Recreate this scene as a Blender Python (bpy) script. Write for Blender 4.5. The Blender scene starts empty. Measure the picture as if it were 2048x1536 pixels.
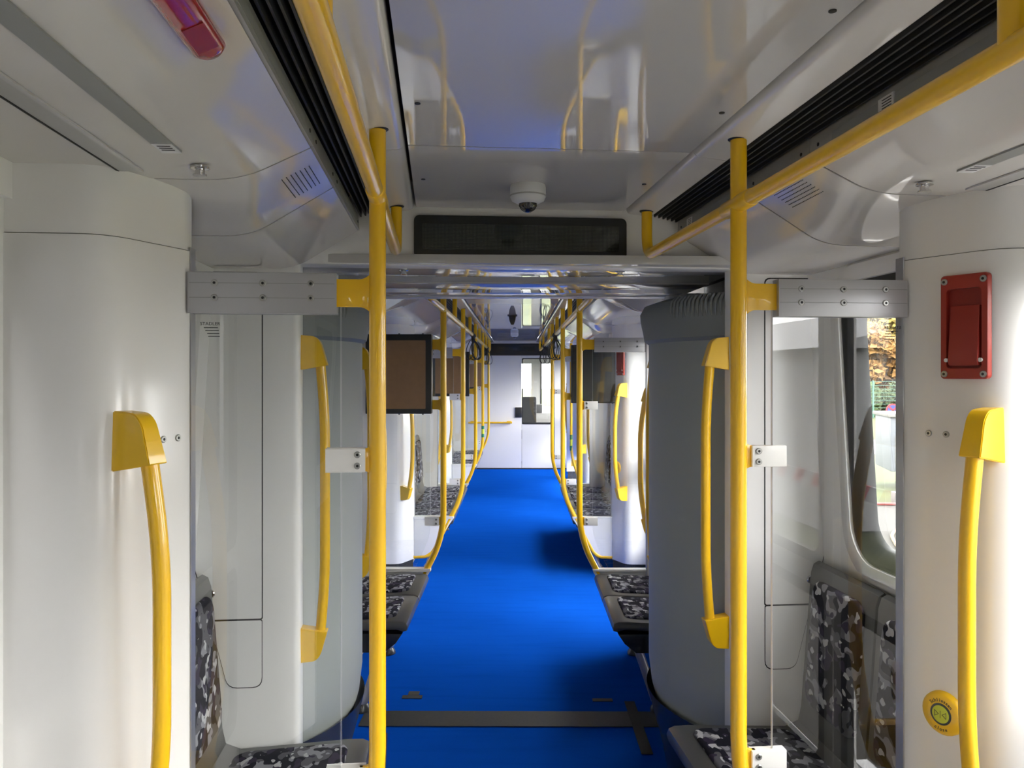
import bpy, bmesh, math, random
from mathutils import Vector, Matrix
random.seed(7)
rad = math.radians
sc = bpy.context.scene
col = sc.collection

# ------------------------------------------------------------------ camera, world, exposure
EYE = 1.63
CAM = Vector((0.033, 0.0, EYE))
F_PX = 1600.0
cam_d = bpy.data.cameras.new('camera')
cam_d.sensor_width = 36.0
cam_d.lens = F_PX / 2048.0 * 36.0
cam_d.shift_y = -20.0 / 2048.0          # horizon sits 20 px above the middle of the frame
cam_d.clip_start = 0.02
cam_d.clip_end = 400
cam = bpy.data.objects.new('camera', cam_d)
col.objects.link(cam)
cam.location = CAM
cam.rotation_euler = (rad(90), 0, rad(0.358))
sc.camera = cam

world = bpy.data.worlds.new('overcast_sky')
sc.world = world
world.use_nodes = True
wn = world.node_tree
bg = wn.nodes['Background']
bg.inputs['Color'].default_value = (1.0, 0.95, 0.955, 1)
bg.inputs['Strength'].default_value = 9.0

sun_d = bpy.data.lights.new('hazy_sun', 'SUN')
sun_d.energy = 1.7
sun_d.angle = rad(26)
sun_d.color = (1.0, 0.94, 0.84)
sun = bpy.data.objects.new('hazy_sun', sun_d)
col.objects.link(sun)
sun.rotation_euler = Vector((-1.9, .85, -1.05)).to_track_quat('-Z', 'Y').to_euler()

sc.view_settings.view_transform = 'Standard'
sc.view_settings.look = 'None'
sc.view_settings.gamma = 1.0
sc.view_settings.use_curve_mapping = False
sc.view_settings.exposure = 0.84
sc.cycles.max_bounces = 14
sc.cycles.diffuse_bounces = 7
sc.cycles.glossy_bounces = 6
sc.cycles.transparent_max_bounces = 24

# ------------------------------------------------------------------ frames: the two cars meet at an angle in the gangway
YAW = rad(5.643)
M_FAR = Matrix.Identity(4)
M_NEAR = Matrix.Translation((CAM.x, 0, 0)) @ Matrix.Rotation(YAW, 4, 'Z') @ Matrix.Translation((0.274, 0, 0))
_mid = M_NEAR @ Vector((0, 3.2, 0))
M_GANG = Matrix.Translation((_mid.x * .5, _mid.y, 0)) @ Matrix.Rotation(YAW * .5, 4, 'Z') @ Matrix.Translation((0, -3.2, 0))

# ------------------------------------------------------------------ materials
MAT = {}
def mat(name, color, rough=.5, metal=0, coat=0, coat_rough=.05, spec=.5, emit=None, noise=None, bump=None):
    m = bpy.data.materials.new(name)
    m.use_nodes = True
    nt = m.node_tree
    b = nt.nodes['Principled BSDF']
    b.inputs['Base Color'].default_value = (*color, 1)
    b.inputs['Roughness'].default_value = rough
    b.inputs['Metallic'].default_value = metal
    b.inputs['Coat Weight'].default_value = coat
    b.inputs['Coat Roughness'].default_value = coat_rough
    b.inputs['Specular IOR Level'].default_value = spec
    if emit:
        b.inputs['Emission Color'].default_value = (*emit[0], 1)
        b.inputs['Emission Strength'].default_value = emit[1]
    if noise or bump:
        tc = nt.nodes.new('ShaderNodeTexCoord')
    if noise:                        # (scale, amount): faint unevenness of the colour
        n = nt.nodes.new('ShaderNodeTexNoise')
        n.inputs['Scale'].default_value = noise[0]
        n.inputs['Detail'].default_value = 4
        nt.links.new(tc.outputs['Object'], n.inputs['Vector'])
        mx = nt.nodes.new('ShaderNodeMix'); mx.data_type = 'RGBA'; mx.blend_type = 'MULTIPLY'
        mx.inputs['Factor'].default_value = noise[1]
        mx.inputs['A'].default_value = (*color, 1)
        nt.links.new(n.outputs['Fac'], mx.inputs['B'])
        g = nt.nodes.new('ShaderNodeBrightContrast')
        g.inputs['Bright'].default_value = .0
        nt.links.new(mx.outputs['Result'], g.inputs['Color'])
        nt.links.new(g.outputs['Color'], b.inputs['Base Color'])
    if bump:                         # (scale, strength, distance)
        n2 = nt.nodes.new('ShaderNodeTexNoise')
        n2.inputs['Scale'].default_value = bump[0]
        n2.inputs['Detail'].default_value = 3
        nt.links.new(tc.outputs['Object'], n2.inputs['Vector'])
        bp = nt.nodes.new('ShaderNodeBump')
        bp.inputs['Strength'].default_value = bump[1]
        bp.inputs['Distance'].default_value = bump[2]
        nt.links.new(n2.outputs['Fac'], bp.inputs['Height'])
        nt.links.new(bp.outputs['Normal'], b.inputs['Normal'])
    MAT[name] = m
    return m

mat('white_gelcoat', (.81, .80, .785), .32, coat=.6, coat_rough=.12)
mat('white_end', (.80, .795, .78), .35, coat=.3, coat_rough=.15)
mat('ceiling_gloss', (.55, .54, .53), .03)
mat('ceiling_satin', (.55, .545, .55), .35, coat=.8, coat_rough=.10)
mat('ceiling_side', (.66, .64, .61), .07)
mat('lamp_cover', (.30, .31, .30), .45)
mat('lamp_strip', (.42, .42, .41), .4, coat=.3)
mat('yellow_paint', (.90, .52, .004), .38, coat=.6, coat_rough=.06)
mat('yellow_cap', (.90, .54, .004), .38, coat=.5, coat_rough=.08)
mat('aluminium', (.52, .52, .54), .38, metal=.75, noise=None)
mat('chrome', (.75, .75, .76), .12, metal=1)
mat('steel_screw', (.45, .45, .44), .3, metal=1)
mat('black_gap', (.012, .012, .013), .6)
mat('black_rubber', (.02, .021, .022), .5)
mat('black_plastic', (.018, .019, .018), .35, coat=.3)
mat('dark_skirt', (.02, .025, .035), .3, coat=.5)
mat('seat_shell', (.058, .058, .055), .38, coat=.3, coat_rough=.2, bump=(500, .05, .0005))
mat('column_grey', (.35, .375, .365), .55, bump=(300, .06, .0006))
mat('column_rubber', (.23, .25, .25), .6)
mat('low_bounce_floor', (.085, .085, .085), .8, noise=(6, .3))  # dark tone for the unseen near floor, to reduce bounced light
mat('tape', (.045, .045, .04), .55, noise=(60, .5))
mat('strap', (.02, .02, .02), .45)
mat('red_plastic', (.34, .026, .015), .4, coat=.2)
mat('red_lever', (.30, .022, .012), .45)
mat('red_dark', (.24, .016, .01), .45)
mat('red_lens', (.42, .01, .015), .15, coat=1)
mat('camera_white', (.72, .73, .74), .4)
mat('lens_black', (.01, .01, .015), .05, coat=1)
mat('cardboard', (.36, .21, .105), .8, noise=(25, .25))
mat('monitor_black', (.015, .018, .016), .22, coat=.6, coat_rough=.05)
mat('sticker_white', (.75, .75, .75), .5)
mat('ink', (.03, .03, .035), .6)
mat('sticker_green', (.01, .20, .09), .5)
mat('lime', (.62, .68, .05), .4)
mat('navy_ring', (.05, .06, .06), .5)
mat('light_blocking_dark', (.05, .045, .04), .9, noise=(2, .3))  # very dark so the added hall sends little light back
mat('concrete', (.55, .54, .52), .9, noise=(8, .35))
mat('asphalt', (.045, .041, .036), .95, noise=(3, .4))
mat('path_stone', (.17, .165, .158), .9)
mat('galvanised', (.115, .125, .14), .5)
mat('fence_green', (.05, .12, .09), .6)
mat('trunk', (.10, .075, .055), .9)
mat('leaf_yellow', (.20, .145, .025), .8)
mat('leaf_orange', (.19, .095, .02), .8)
mat('leaf_olive', (.10, .105, .028), .8)
mat('leaf_green', (.045, .07, .02), .8)
mat('sign_red', (.26, .015, .025), .5)
mat('sign_blue', (.02, .035, .18), .5)
mat('tent_white', (.34, .345, .35), .8)
mat('tyre', (.02, .02, .02), .8)
mat('hose_orange', (.24, .13, .05), .6)
mat('hose_red', (.16, .04, .035), .6)
mat('cab_grey', (.10, .105, .11), .6)
mat('cab_light', (.55, .56, .55), .6)

def carpet_mat():
    m = mat('blue_carpet', (.0005, .085, .60), 1.0, spec=.0)
    nt = m.node_tree; b = nt.nodes['Principled BSDF']
    tc = nt.nodes.new('ShaderNodeTexCoord')
    n1 = nt.nodes.new('ShaderNodeTexNoise'); n1.inputs['Scale'].default_value = 420; n1.inputs['Detail'].default_value = 3
    n2 = nt.nodes.new('ShaderNodeTexNoise'); n2.inputs['Scale'].default_value = 6; n2.inputs['Detail'].default_value = 5
    mp = nt.nodes.new('ShaderNodeMapping'); mp.inputs['Scale'].default_value = (.4, 3, 1)
    nt.links.new(tc.outputs['Object'], n1.inputs['Vector'])
    nt.links.new(tc.outputs['Object'], mp.inputs['Vector'])
    nt.links.new(mp.outputs['Vector'], n2.inputs['Vector'])
    add = nt.nodes.new('ShaderNodeMath'); add.operation = 'ADD'
    nt.links.new(n1.outputs['Fac'], add.inputs[0]); nt.links.new(n2.outputs['Fac'], add.inputs[1])
    cr = nt.nodes.new('ShaderNodeValToRGB')
    cr.color_ramp.elements[0].position = .55; cr.color_ramp.elements[0].color = (.002, .060, .385, 1)
    cr.color_ramp.elements[1].position = 1.45 if False else 1.0; cr.color_ramp.elements[1].color = (.004, .080, .485, 1)
    nt.links.new(add.outputs[0], cr.inputs['Fac'])
    nt.links.new(cr.outputs['Color'], b.inputs['Base Color'])
    bp = nt.nodes.new('ShaderNodeBump'); bp.inputs['Strength'].default_value = .5; bp.inputs['Distance'].default_value = .002
    nt.links.new(n1.outputs['Fac'], bp.inputs['Height']); nt.links.new(bp.outputs['Normal'], b.inputs['Normal'])
carpet_mat()

def fabric_mat():
    m = mat('camouflage_fabric', (.2, .2, .22), .9, spec=.2)
    nt = m.node_tree; b = nt.nodes['Principled BSDF']
    tc = nt.nodes.new('ShaderNodeTexCoord')
    def layer(scale, off, lo, prev, colr):
        mp = nt.nodes.new('ShaderNodeMapping'); mp.inputs['Location'].default_value = off
        mp.inputs['Scale'].default_value = (1.25, .8, 1.0)
        nt.links.new(tc.outputs['Object'], mp.inputs['Vector'])
        n = nt.nodes.new('ShaderNodeTexNoise'); n.inputs['Scale'].default_value = scale
        n.inputs['Detail'].default_value = 1.2; n.inputs['Roughness'].default_value = .4
        nt.links.new(mp.outputs['Vector'], n.inputs['Vector'])
        g = nt.nodes.new('ShaderNodeMath'); g.operation = 'GREATER_THAN'; g.inputs[1].default_value = lo
        nt.links.new(n.outputs['Fac'], g.inputs[0])
        mx = nt.nodes.new('ShaderNodeMix'); mx.data_type = 'RGBA'
        nt.links.new(g.outputs[0], mx.inputs['Factor'])
        if isinstance(prev, tuple): mx.inputs['A'].default_value = (*prev, 1)
        else: nt.links.new(prev, mx.inputs['A'])
        mx.inputs['B'].default_value = (*colr, 1)
        return mx.outputs['Result']
    c = layer(21, (0, 0, 0), .52, (.10, .10, .115), (.27, .27, .30))
    c = layer(20, (3.1, 1.7, .4), .50, c, (.010, .010, .018))
    c = layer(24, (7.3, 4.1, 2.2), .60, c, (.035, .028, .055))
    c = layer(28, (1.3, 9.1, 5.2), .655, c, (.50, .50, .52))
    nt.links.new(c, b.inputs['Base Color'])
fabric_mat()

def glass_mat(name, tint=(.96, .98, .97), ior=1.5):
    m = bpy.data.materials.new(name); m.use_nodes = True
    nt = m.node_tree; nt.nodes.clear()
    o = nt.nodes.new('ShaderNodeOutputMaterial')
    tr = nt.nodes.new('ShaderNodeBsdfTransparent'); tr.inputs['Color'].default_value = (*tint, 1)
    gl = nt.nodes.new('ShaderNodeBsdfGlossy'); gl.inputs['Roughness'].default_value = .0
    # reflectance of a thin pane (both faces), same from either side
    ge = nt.nodes.new('ShaderNodeNewGeometry')
    dt = nt.nodes.new('ShaderNodeVectorMath'); dt.operation = 'DOT_PRODUCT'
    nt.links.new(ge.outputs['Incoming'], dt.inputs[0]); nt.links.new(ge.outputs['Normal'], dt.inputs[1])
    def mth(op, a, b=None):
        n = nt.nodes.new('ShaderNodeMath'); n.operation = op
        for i, q in enumerate((a, b)):
            if q is None: continue
            if isinstance(q, (int, float)): n.inputs[i].default_value = q
            else: nt.links.new(q, n.inputs[i])
        return n.outputs[0]
    c = mth('ABSOLUTE', dt.outputs['Value'])
    f0 = 1.8 * ((ior - 1) / (ior + 1)) ** 2
    fr = mth('ADD', mth('MULTIPLY', mth('POWER', mth('SUBTRACT', 1.0, c), 5.0), 1 - f0), f0)
    mx = nt.nodes.new('ShaderNodeMixShader')
    nt.links.new(fr, mx.inputs[0]); nt.links.new(tr.outputs[0], mx.inputs[1]); nt.links.new(gl.outputs[0], mx.inputs[2])
    nt.links.new(mx.outputs[0], o.inputs['Surface'])
    MAT[name] = m
glass_mat('clear_glass', (.95, .975, .97), 1.55)
glass_mat('window_glass', (.90, .94, .93), 1.45)

def led_mat():
    m = mat('led_matrix', (.03, .035, .028), .12, coat=.8, coat_rough=.03)
    nt = m.node_tree; b = nt.nodes['Principled BSDF']
    tc = nt.nodes.new('ShaderNodeTexCoord'); sx = nt.nodes.new('ShaderNodeSeparateXYZ')
    nt.links.new(tc.outputs['Object'], sx.inputs[0])
    outs = []
    for ax in ('X', 'Z'):
        mu = nt.nodes.new('ShaderNodeMath'); mu.operation = 'MULTIPLY'; mu.inputs[1].default_value = 220
        fr = nt.nodes.new('ShaderNodeMath'); fr.operation = 'FRACT'
        gt = nt.nodes.new('ShaderNodeMath'); gt.operation = 'GREATER_THAN'; gt.inputs[1].default_value = .5
        nt.links.new(sx.outputs[ax], mu.inputs[0]); nt.links.new(mu.outputs[0], fr.inputs[0]); nt.links.new(fr.outputs[0], gt.inputs[0])
        outs.append(gt)
    mm = nt.nodes.new('ShaderNodeMath'); mm.operation = 'MULTIPLY'
    nt.links.new(outs[0].outputs[0], mm.inputs[0]); nt.links.new(outs[1].outputs[0], mm.inputs[1])
    mx = nt.nodes.new('ShaderNodeMix'); mx.data_type = 'RGBA'
    mx.inputs['A'].default_value = (.014, .016, .012, 1); mx.inputs['B'].default_value = (.075, .08, .06, 1)
    nt.links.new(mm.outputs[0], mx.inputs['Factor']); nt.links.new(mx.outputs['Result'], b.inputs['Base Color'])
led_mat()

def grass_mat():
    m = mat('grass', (.20, .30, .05), .95)
    nt = m.node_tree; b = nt.nodes['Principled BSDF']
    tc = nt.nodes.new('ShaderNodeTexCoord'); n = nt.nodes.new('ShaderNodeTexNoise')
    n.inputs['Scale'].default_value = 1.3; n.inputs['Detail'].default_value = 8
    nt.links.new(tc.outputs['Object'], n.inputs['Vector'])
    cr = nt.nodes.new('ShaderNodeValToRGB')
    cr.color_ramp.elements[0].position = .35; cr.color_ramp.elements[0].color = (.026, .036, .008, 1)
    cr.color_ramp.elements[1].position = .68; cr.color_ramp.elements[1].color = (.058, .068, .015, 1)
    nt.links.new(n.outputs['Fac'], cr.inputs['Fac']); nt.links.new(cr.outputs['Color'], b.inputs['Base Color'])
grass_mat()

# ------------------------------------------------------------------ mesh helpers
class MB:
    def __init__(s): s.v = []; s.f = []
    def add(s, vs, fs):
        o = len(s.v); s.v += [Vector(p) for p in vs]; s.f += [[i + o for i in f] for f in fs]; return s
    def box(s, x0, x1, y0, y1, z0, z1, bev=0):
        if bev <= 0:
            vs = [(x, y, z) for x in (x0, x1) for y in (y0, y1) for z in (z0, z1)]
            return s.add(vs, [(0, 1, 3, 2), (4, 6, 7, 5), (0, 4, 5, 1), (2, 3, 7, 6), (0, 2, 6, 4), (1, 5, 7, 3)])
        bm = bmesh.new()
        bmesh.ops.create_cube(bm, size=1)
        for v in bm.verts:
            v.co = Vector(((x0 + x1) / 2 + v.co.x * (x1 - x0), (y0 + y1) / 2 + v.co.y * (y1 - y0), (z0 + z1) / 2 + v.co.z * (z1 - z0)))
        bmesh.ops.bevel(bm, geom=bm.edges[:], offset=bev, segments=2, affect='EDGES', profile=.6)
        return s.bm(bm)
    def bm(s, bm, M=None):
        bm.verts.index_update()
        vs = [(M @ v.co if M else v.co.copy()) for v in bm.verts]
        s.add(vs, [[v.index for v in f.verts] for f in bm.faces]); bm.free(); return s
    def prism(s, poly, a0, a1, axis='y', bev=0):
        """poly: 2D points; axis: extrusion axis. axis y -> (x,z); axis z -> (x,y); axis x -> (y,z)"""
        def P(p, t):
            return {'y': (p[0], t, p[1]), 'z': (p[0], p[1], t), 'x': (t, p[0], p[1])}[axis]
        n = len(poly)
        if bev > 0:
            bm = bmesh.new()
            b0 = [bm.verts.new(P(p, a0)) for p in poly]; b1 = [bm.verts.new(P(p, a1)) for p in poly]
            bm.faces.new(b0); bm.faces.new(b1[::-1])
            for i in range(n): bm.faces.new((b0[i], b1[i], b1[(i + 1) % n], b0[(i + 1) % n]))
            bmesh.ops.recalc_face_normals(bm, faces=bm.faces[:])
            caps = [e for e in bm.edges if (e.verts[0] in b0) == (e.verts[1] in b0)]
            bmesh.ops.bevel(bm, geom=caps, offset=bev, segments=2, affect='EDGES', profile=.6)
            return s.bm(bm)
        vs = [P(p, a0) for p in poly] + [P(p, a1) for p in poly]
        fs = [list(range(n)), list(range(2 * n - 1, n - 1, -1))] + [[i, i + n, (i + 1) % n + n, (i + 1) % n] for i in range(n)]
        return s.add(vs, fs)
    def tube(s, path, r, n=14, caps=True, sx=1.0):
        pts = [Vector(p) for p in path]
        rs = r if isinstance(r, (list, tuple)) else [r] * len(pts)
        t0 = (pts[1] - pts[0]).normalized()
        up = Vector((0, 0, 1)) if abs(t0.z) < .9 else Vector((0, 1, 0))
        u = t0.cross(up).normalized(); w = u.cross(t0).normalized()
        base = len(s.v)
        prev = t0
        for i, p in enumerate(pts):
            if i == 0: t = t0
            elif i == len(pts) - 1: t = (pts[i] - pts[i - 1]).normalized()
            else: t = ((pts[i] - pts[i - 1]).normalized() + (pts[i + 1] - pts[i]).normalized()).normalized()
            q = prev.rotation_difference(t); u = q @ u; w = q @ w; prev = t
            for k in range(n):
                a = 2 * math.pi * k / n
                s.v.append(p + u * math.cos(a) * rs[i] + w * math.sin(a) * rs[i] * sx)
        for i in range(len(pts) - 1):
            for k in range(n):
                a, b = base + i * n + k, base + i * n + (k + 1) % n
                s.f.append([a, b, b + n, a + n])
        if caps:
            s.f.append([base + k for k in range(n)][::-1]); e = base + (len(pts) - 1) * n
            s.f.append([e + k for k in range(n)])
        return s
    def lathe(s, prof, c, axis='z', n=20):
        """prof: (radius, height) pairs around axis through c"""
        base = len(s.v); c = Vector(c)
        for r, h in prof:
            for k in range(n):
                a = 2 * math.pi * k / n
                x, y = r * math.cos(a), r * math.sin(a)
                s.v.append(c + Vector({'z': (x, y, h), 'y': (x, h, y), 'x': (h, x, y)}[axis]))
        for i in range(len(prof) - 1):
            for k in range(n):
                a, b = base + i * n + k, base + i * n + (k + 1) % n
                s.f.append([a, b, b + n, a + n])
        s.f.append([base + k for k in range(n)]); e = base + (len(prof) - 1) * n
        s.f.append([e + k for k in range(n)][::-1])
        return s
    def loft(s, rows, close=False):
        base = len(s.v); m = len(rows[0])
        for r in rows: s.v += [Vector(p) for p in r]
        for i in range(len(rows) - 1):
            for k in range(m if close else m - 1):
                a, b = base + i * m + k, base + i * m + (k + 1) % m
                s.f.append([a, b, b + m, a + m])
        return s
    def mesh(s, name, material, angle=35):
        me = bpy.data.meshes.new(name)
        me.from_pydata([tuple(v) for v in s.v], [], s.f)
        bm = bmesh.new(); bm.from_mesh(me)
        bmesh.ops.recalc_face_normals(bm, faces=bm.faces[:])
        bm.to_mesh(me); bm.free()
        for p in me.polygons: p.use_smooth = True
        me.set_sharp_from_angle(angle=rad(angle))
        me.materials.append(MAT[material])
        return me

def fillet(pts, r, n=6):
    """round the inner corners of a 3D polyline"""
    pts = [Vector(p) for p in pts]
    rr = r if isinstance(r, (list, tuple)) else [r] * len(pts)
    out = [pts[0]]
    for i in range(1, len(pts) - 1):
        a, b, c = pts[i - 1], pts[i], pts[i + 1]
        d1, d2 = (a - b), (c - b)
        t = min(rr[i], d1.length * .49, d2.length * .49)
        p, q = b + d1.normalized() * t, b + d2.normalized() * t
        for k in range(n + 1):
            u = k / n
            out.append(p * (1 - u) ** 2 + b * 2 * u * (1 - u) + q * u * u)
    out.append(pts[-1])
    return out

def rrect(x0, x1, z0, z1, r, n=5):
    pts = []
    for cx, cz, a0 in ((x1 - r, z1 - r, 0), (x0 + r, z1 - r, 90), (x0 + r, z0 + r, 180), (x1 - r, z0 + r, 270)):
        for k in range(n + 1):
            a = rad(a0 + 90 * k / n); pts.append((cx + r * math.cos(a), cz + r * math.sin(a)))
    return pts

def fillet2(poly, r, n=4, closed=True):
    """round corners of a closed 2D polygon; r may be per-corner list"""
    N = len(poly); out = []
    rr = r if isinstance(r, (list, tuple)) else [r] * N
    for i in range(N):
        a, b, c = Vector(poly[i - 1]), Vector(poly[i]), Vector(poly[(i + 1) % N])
        d1, d2 = a - b, c - b
        t = min(rr[i], d1.length * .49, d2.length * .49)
        if t <= 1e-5: out.append(tuple(b)); continue
        p, q = b + d1.normalized() * t, b + d2.normalized() * t
        for k in range(n + 1):
            u = k / n; out.append(tuple(p * (1 - u) ** 2 + b * 2 * u * (1 - u) + q * u * u))
    return out

# ------------------------------------------------------------------ object helpers
def obj(name, me, parent=None):
    o = bpy.data.objects.new(name, me); col.objects.link(o)
    if parent: o.parent = parent
    return o
def thing(name, label, cat, frame, loc=(0, 0, 0), group=None, rotz=0, kind=None):
    o = bpy.data.objects.new(name, None); col.objects.link(o)
    o.empty_display_size = .05
    o.matrix_world = frame @ Matrix.Translation(loc) @ Matrix.Rotation(rotz, 4, 'Z')
    if label: o['label'] = label
    if cat: o['category'] = cat
    if group: o['group'] = group
    if kind: o['kind'] = kind
    return o
def single(name, me, label, cat, frame, loc=(0, 0, 0), group=None, rotz=0):
    o = obj(name, me)
    o.matrix_world = frame @ Matrix.Translation(loc) @ Matrix.Rotation(rotz, 4, 'Z')
    o['label'] = label; o['category'] = cat
    if group: o['group'] = group
    return o
def struct(name, me, frame, label=None, parent=None):
    o = obj(name, me, parent)
    if not parent:
        o.matrix_world = frame
        o['kind'] = 'structure'
        if label: o['label'] = label
    return o
CACHE = {}
def cached(key, fn):
    if key not in CACHE: CACHE[key] = fn()
    return CACHE[key]
def text_mesh(name, body, size, material, M, align='CENTER', extrude=.0003):
    cu = bpy.data.curves.new(name, 'FONT'); cu.body = body; cu.size = size; cu.align_x = align; cu.align_y = 'CENTER'; cu.extrude = extrude
    cu.resolution_u = 3
    t = bpy.data.objects.new(name, cu); col.objects.link(t)
    dg = bpy.context.evaluated_depsgraph_get(); dg.update()
    me = bpy.data.meshes.new_from_object(t.evaluated_get(dg))
    bpy.data.objects.remove(t); bpy.data.curves.remove(cu)
    me.transform(M); me.materials.clear(); me.materials.append(MAT[material]); me.name = name
    return me

# ------------------------------------------------------------------ car cross-section
PO = .405            # grab poles stand this far from the car's middle
ZR = 2.015           # overhead rail
ZC = 2.175           # middle of the ceiling
def wall_l(z): return 1.055 - max(0, z - .9) * .06
def smooth(t): t = max(0, min(1, t)); return t * t * (3 - 2 * t)

def side_profile(k, s):
    """sloped cove and flat part of the side ceiling; k=0 at a doorway, k=1 above seats"""
    p0 = Vector((.534, 2.093)); c = Vector((.675 + .06 * k, 2.024 - .055 * k)); p1 = Vector((1.14, 2.022 - .055 * k))
    d1 = (p0 - c); d2 = (p1 - c); t1 = .05; t2 = .07
    a, b = c + d1.normalized() * t1, c + d2.normalized() * t2
    pts = [p0, p0.lerp(a, .5)]
    for i in range(7):
        u = i / 6; pts.append(a * (1 - u) ** 2 + c * 2 * u * (1 - u) + b * u * u)
    pts += [b.lerp(p1, .5), p1]
    return [(s * p.x, p.y) for p in pts]

def side_panel(name, s, a0, a1, k0, k1, frame, parent, matl='ceiling_side'):
    rows = []
    n = 8 if k0 != k1 else 2
    for i in range(n + 1):
        u = i / n; k = k0 + (k1 - k0) * smooth(u)
        rows.append([(x, a0 + (a1 - a0) * u, z) for x, z in side_profile(k, s)])
    mb = MB().loft(rows)
    # returned edges at both ends so the joints show as dark recessed lines
    for r, sg in ((rows[0], 1), (rows[-1], -1)):
        mb.loft([r, [(p[0], p[1] + .002 * sg, p[2] + .02) for p in r]])
    return obj(name, mb.mesh(name, matl), parent)

def build_ceiling(frame, a0, a1, mods, label, centre_joints, name='ceiling'):
    """mods: list of (start, end, k0, k1) for the side panels"""
    root = thing(name, label, None, frame, kind='structure')
    js = [a0] + centre_joints + [a1]
    for i in range(len(js) - 1):
        b0, b1 = js[i] + (.003 if i else 0), js[i + 1] - .003
        mb = MB().prism([(-.345, ZC), (.345, ZC), (.345, ZC + .03), (-.345, ZC + .03)], b0, b1, 'y')
        obj('centre_panel', mb.mesh('centre_panel', 'ceiling_gloss'), root)
    # dark cavity above all joints
    mb = MB().prism([(-1.14, 2.10), (-.62, 2.15), (-.5, 2.26), (.5, 2.26), (.62, 2.15), (1.14, 2.10), (1.14, 2.3), (-1.14, 2.3)], a0, a1, 'y')
    obj('roof_lining', mb.mesh('roof_lining', 'black_gap'), root)
    for s in (-1, 1):
        # bullnosed strip between the middle and the air slot
        prof = fillet2([(.353, 2.20), (.353, 2.166), (.44, 2.157), (.445, 2.19)], [0, .018, .006, 0], 4)
        for i in range(len(js) - 1):
            mb = MB().prism([(s * x, z) for x, z in prof], js[i] + .0015, js[i + 1] - .0015, 'y')
            obj('light_panel', mb.mesh('light_panel', 'ceiling_side'), root)
        # slot with slats
        mb = MB().prism([(s * .436, 2.20), (s * .545, 2.18), (s * .545, 2.205), (s * .436, 2.225)], a0, a1, 'y')
        obj('slot_back', mb.mesh('slot_back', 'black_gap'), root)
        for j in range(6):
            x = .450 + j * .0145; z = 2.156 - j * .0032
            me = cached(('slat', round(a1 - a0, 3)), lambda: MB().box(-.0022, .0022, 0, a1 - a0, 0, .028).mesh('slat', 'black_rubber'))
            o = obj('slat', me, root); o.location = (s * x, a0, z)
        # lamp strip below the slot
        for (b0, b1, k0, k1) in mods:
            poly = [(.545, 2.160), (.531, 2.140), (.528, 2.0955), (.545, 2.0955)]
            mb = MB().prism([(s * x, z) for x, z in poly], b0 + .0015, b1 - .0015, 'y')
            ls = obj('lamp_strip', mb.mesh('lamp_strip', 'lamp_strip'), root)
            if b1 - b0 > .5:
                q = [(.5305, 2.127), (.5291, 2.106), (.5280, 2.106), (.5294, 2.127)]
                mb = MB().prism([(s * x, z) for x, z in q], b0 + .10, b1 - .10, 'y')
                obj('lamp_cover', mb.mesh('lamp_cover', 'lamp_cover'), ls)
            for bb in (b0 + .04, b1 - .04):
                nv = Vector((-.598, 0, -.80))
                me = cached(('stripscrew', s), lambda: MB().tube([(s * .001, 0, 0), (-s * .0016, 0, 0)], .0042, 10).mesh('screw', 'black_rubber'))
                o = obj('screw', me, ls); o.location = (s * .5295, bb, 2.117)
            if b1 < a1 - .01:
                jr = []
                for q in (-.0055, .0055):
                    jr.append([(x, b1 + q, z + .0025) for x, z in side_profile(k1, s)])
                obj('joint', MB().loft(jr).mesh('joint', 'black_gap'), root)
            pn = 'cove_panel'
            side_panel(pn, s, b0 + .0034, b1 - .0034, k0, k1, frame, root)
    return root

# ------------------------------------------------------------------ pillars, walls, windows, doors
def pillar_mesh(s, d):
    def f():
        poly = [(.800, -.028 * d), (.800, .004 * d), (.893, .200 * d), (1.13, .200 * d), (1.13, -.028 * d)]
        poly = fillet2(poly, [.004, .02, .06, 0, 0], 7)
        poly = [(s * x, y) for x, y in poly]
        inset = [(.815, -.02 * d), (.815, .0), (.905, .18 * d), (1.13, .18 * d), (1.13, -.02 * d)]
        lo = MB().prism(poly, .13, 1.892, 'z', bev=.002).mesh('pillar_cover', 'white_gelcoat', 30)
        up = MB().prism([(x + (.004 * s if abs(x) < .95 else 0), y - .003 * d * (y * d > .1)) for x, y in poly], 1.8936, 2.05, 'z').mesh('pillar_head', 'white_gelcoat', 30)
        bs = MB().prism([(s * x, y) for x, y in inset], 0.002, .135, 'z').mesh('plinth', 'black_rubber', 30)
        edge = MB().box(s * .7975, s * .8005, -.030 * d, .000, .13, 1.90).mesh('edge_profile', 'aluminium')
        return lo, up, bs, edge
    return cached(('pillar', s, d), f)
TRIM = [0]
def pillar(frame, a, s, d, label):
    TRIM[0] += 1
    lo, up, bs, edge = pillar_mesh(s, d)
    r = thing('trim_%d' % TRIM[0], label, None, frame, (0, a, 0), kind='structure')
    obj('pillar_cover', lo, r); obj('pillar_head', up, r); obj('plinth', bs, r); obj('edge_profile', edge, r)
    return r

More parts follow.
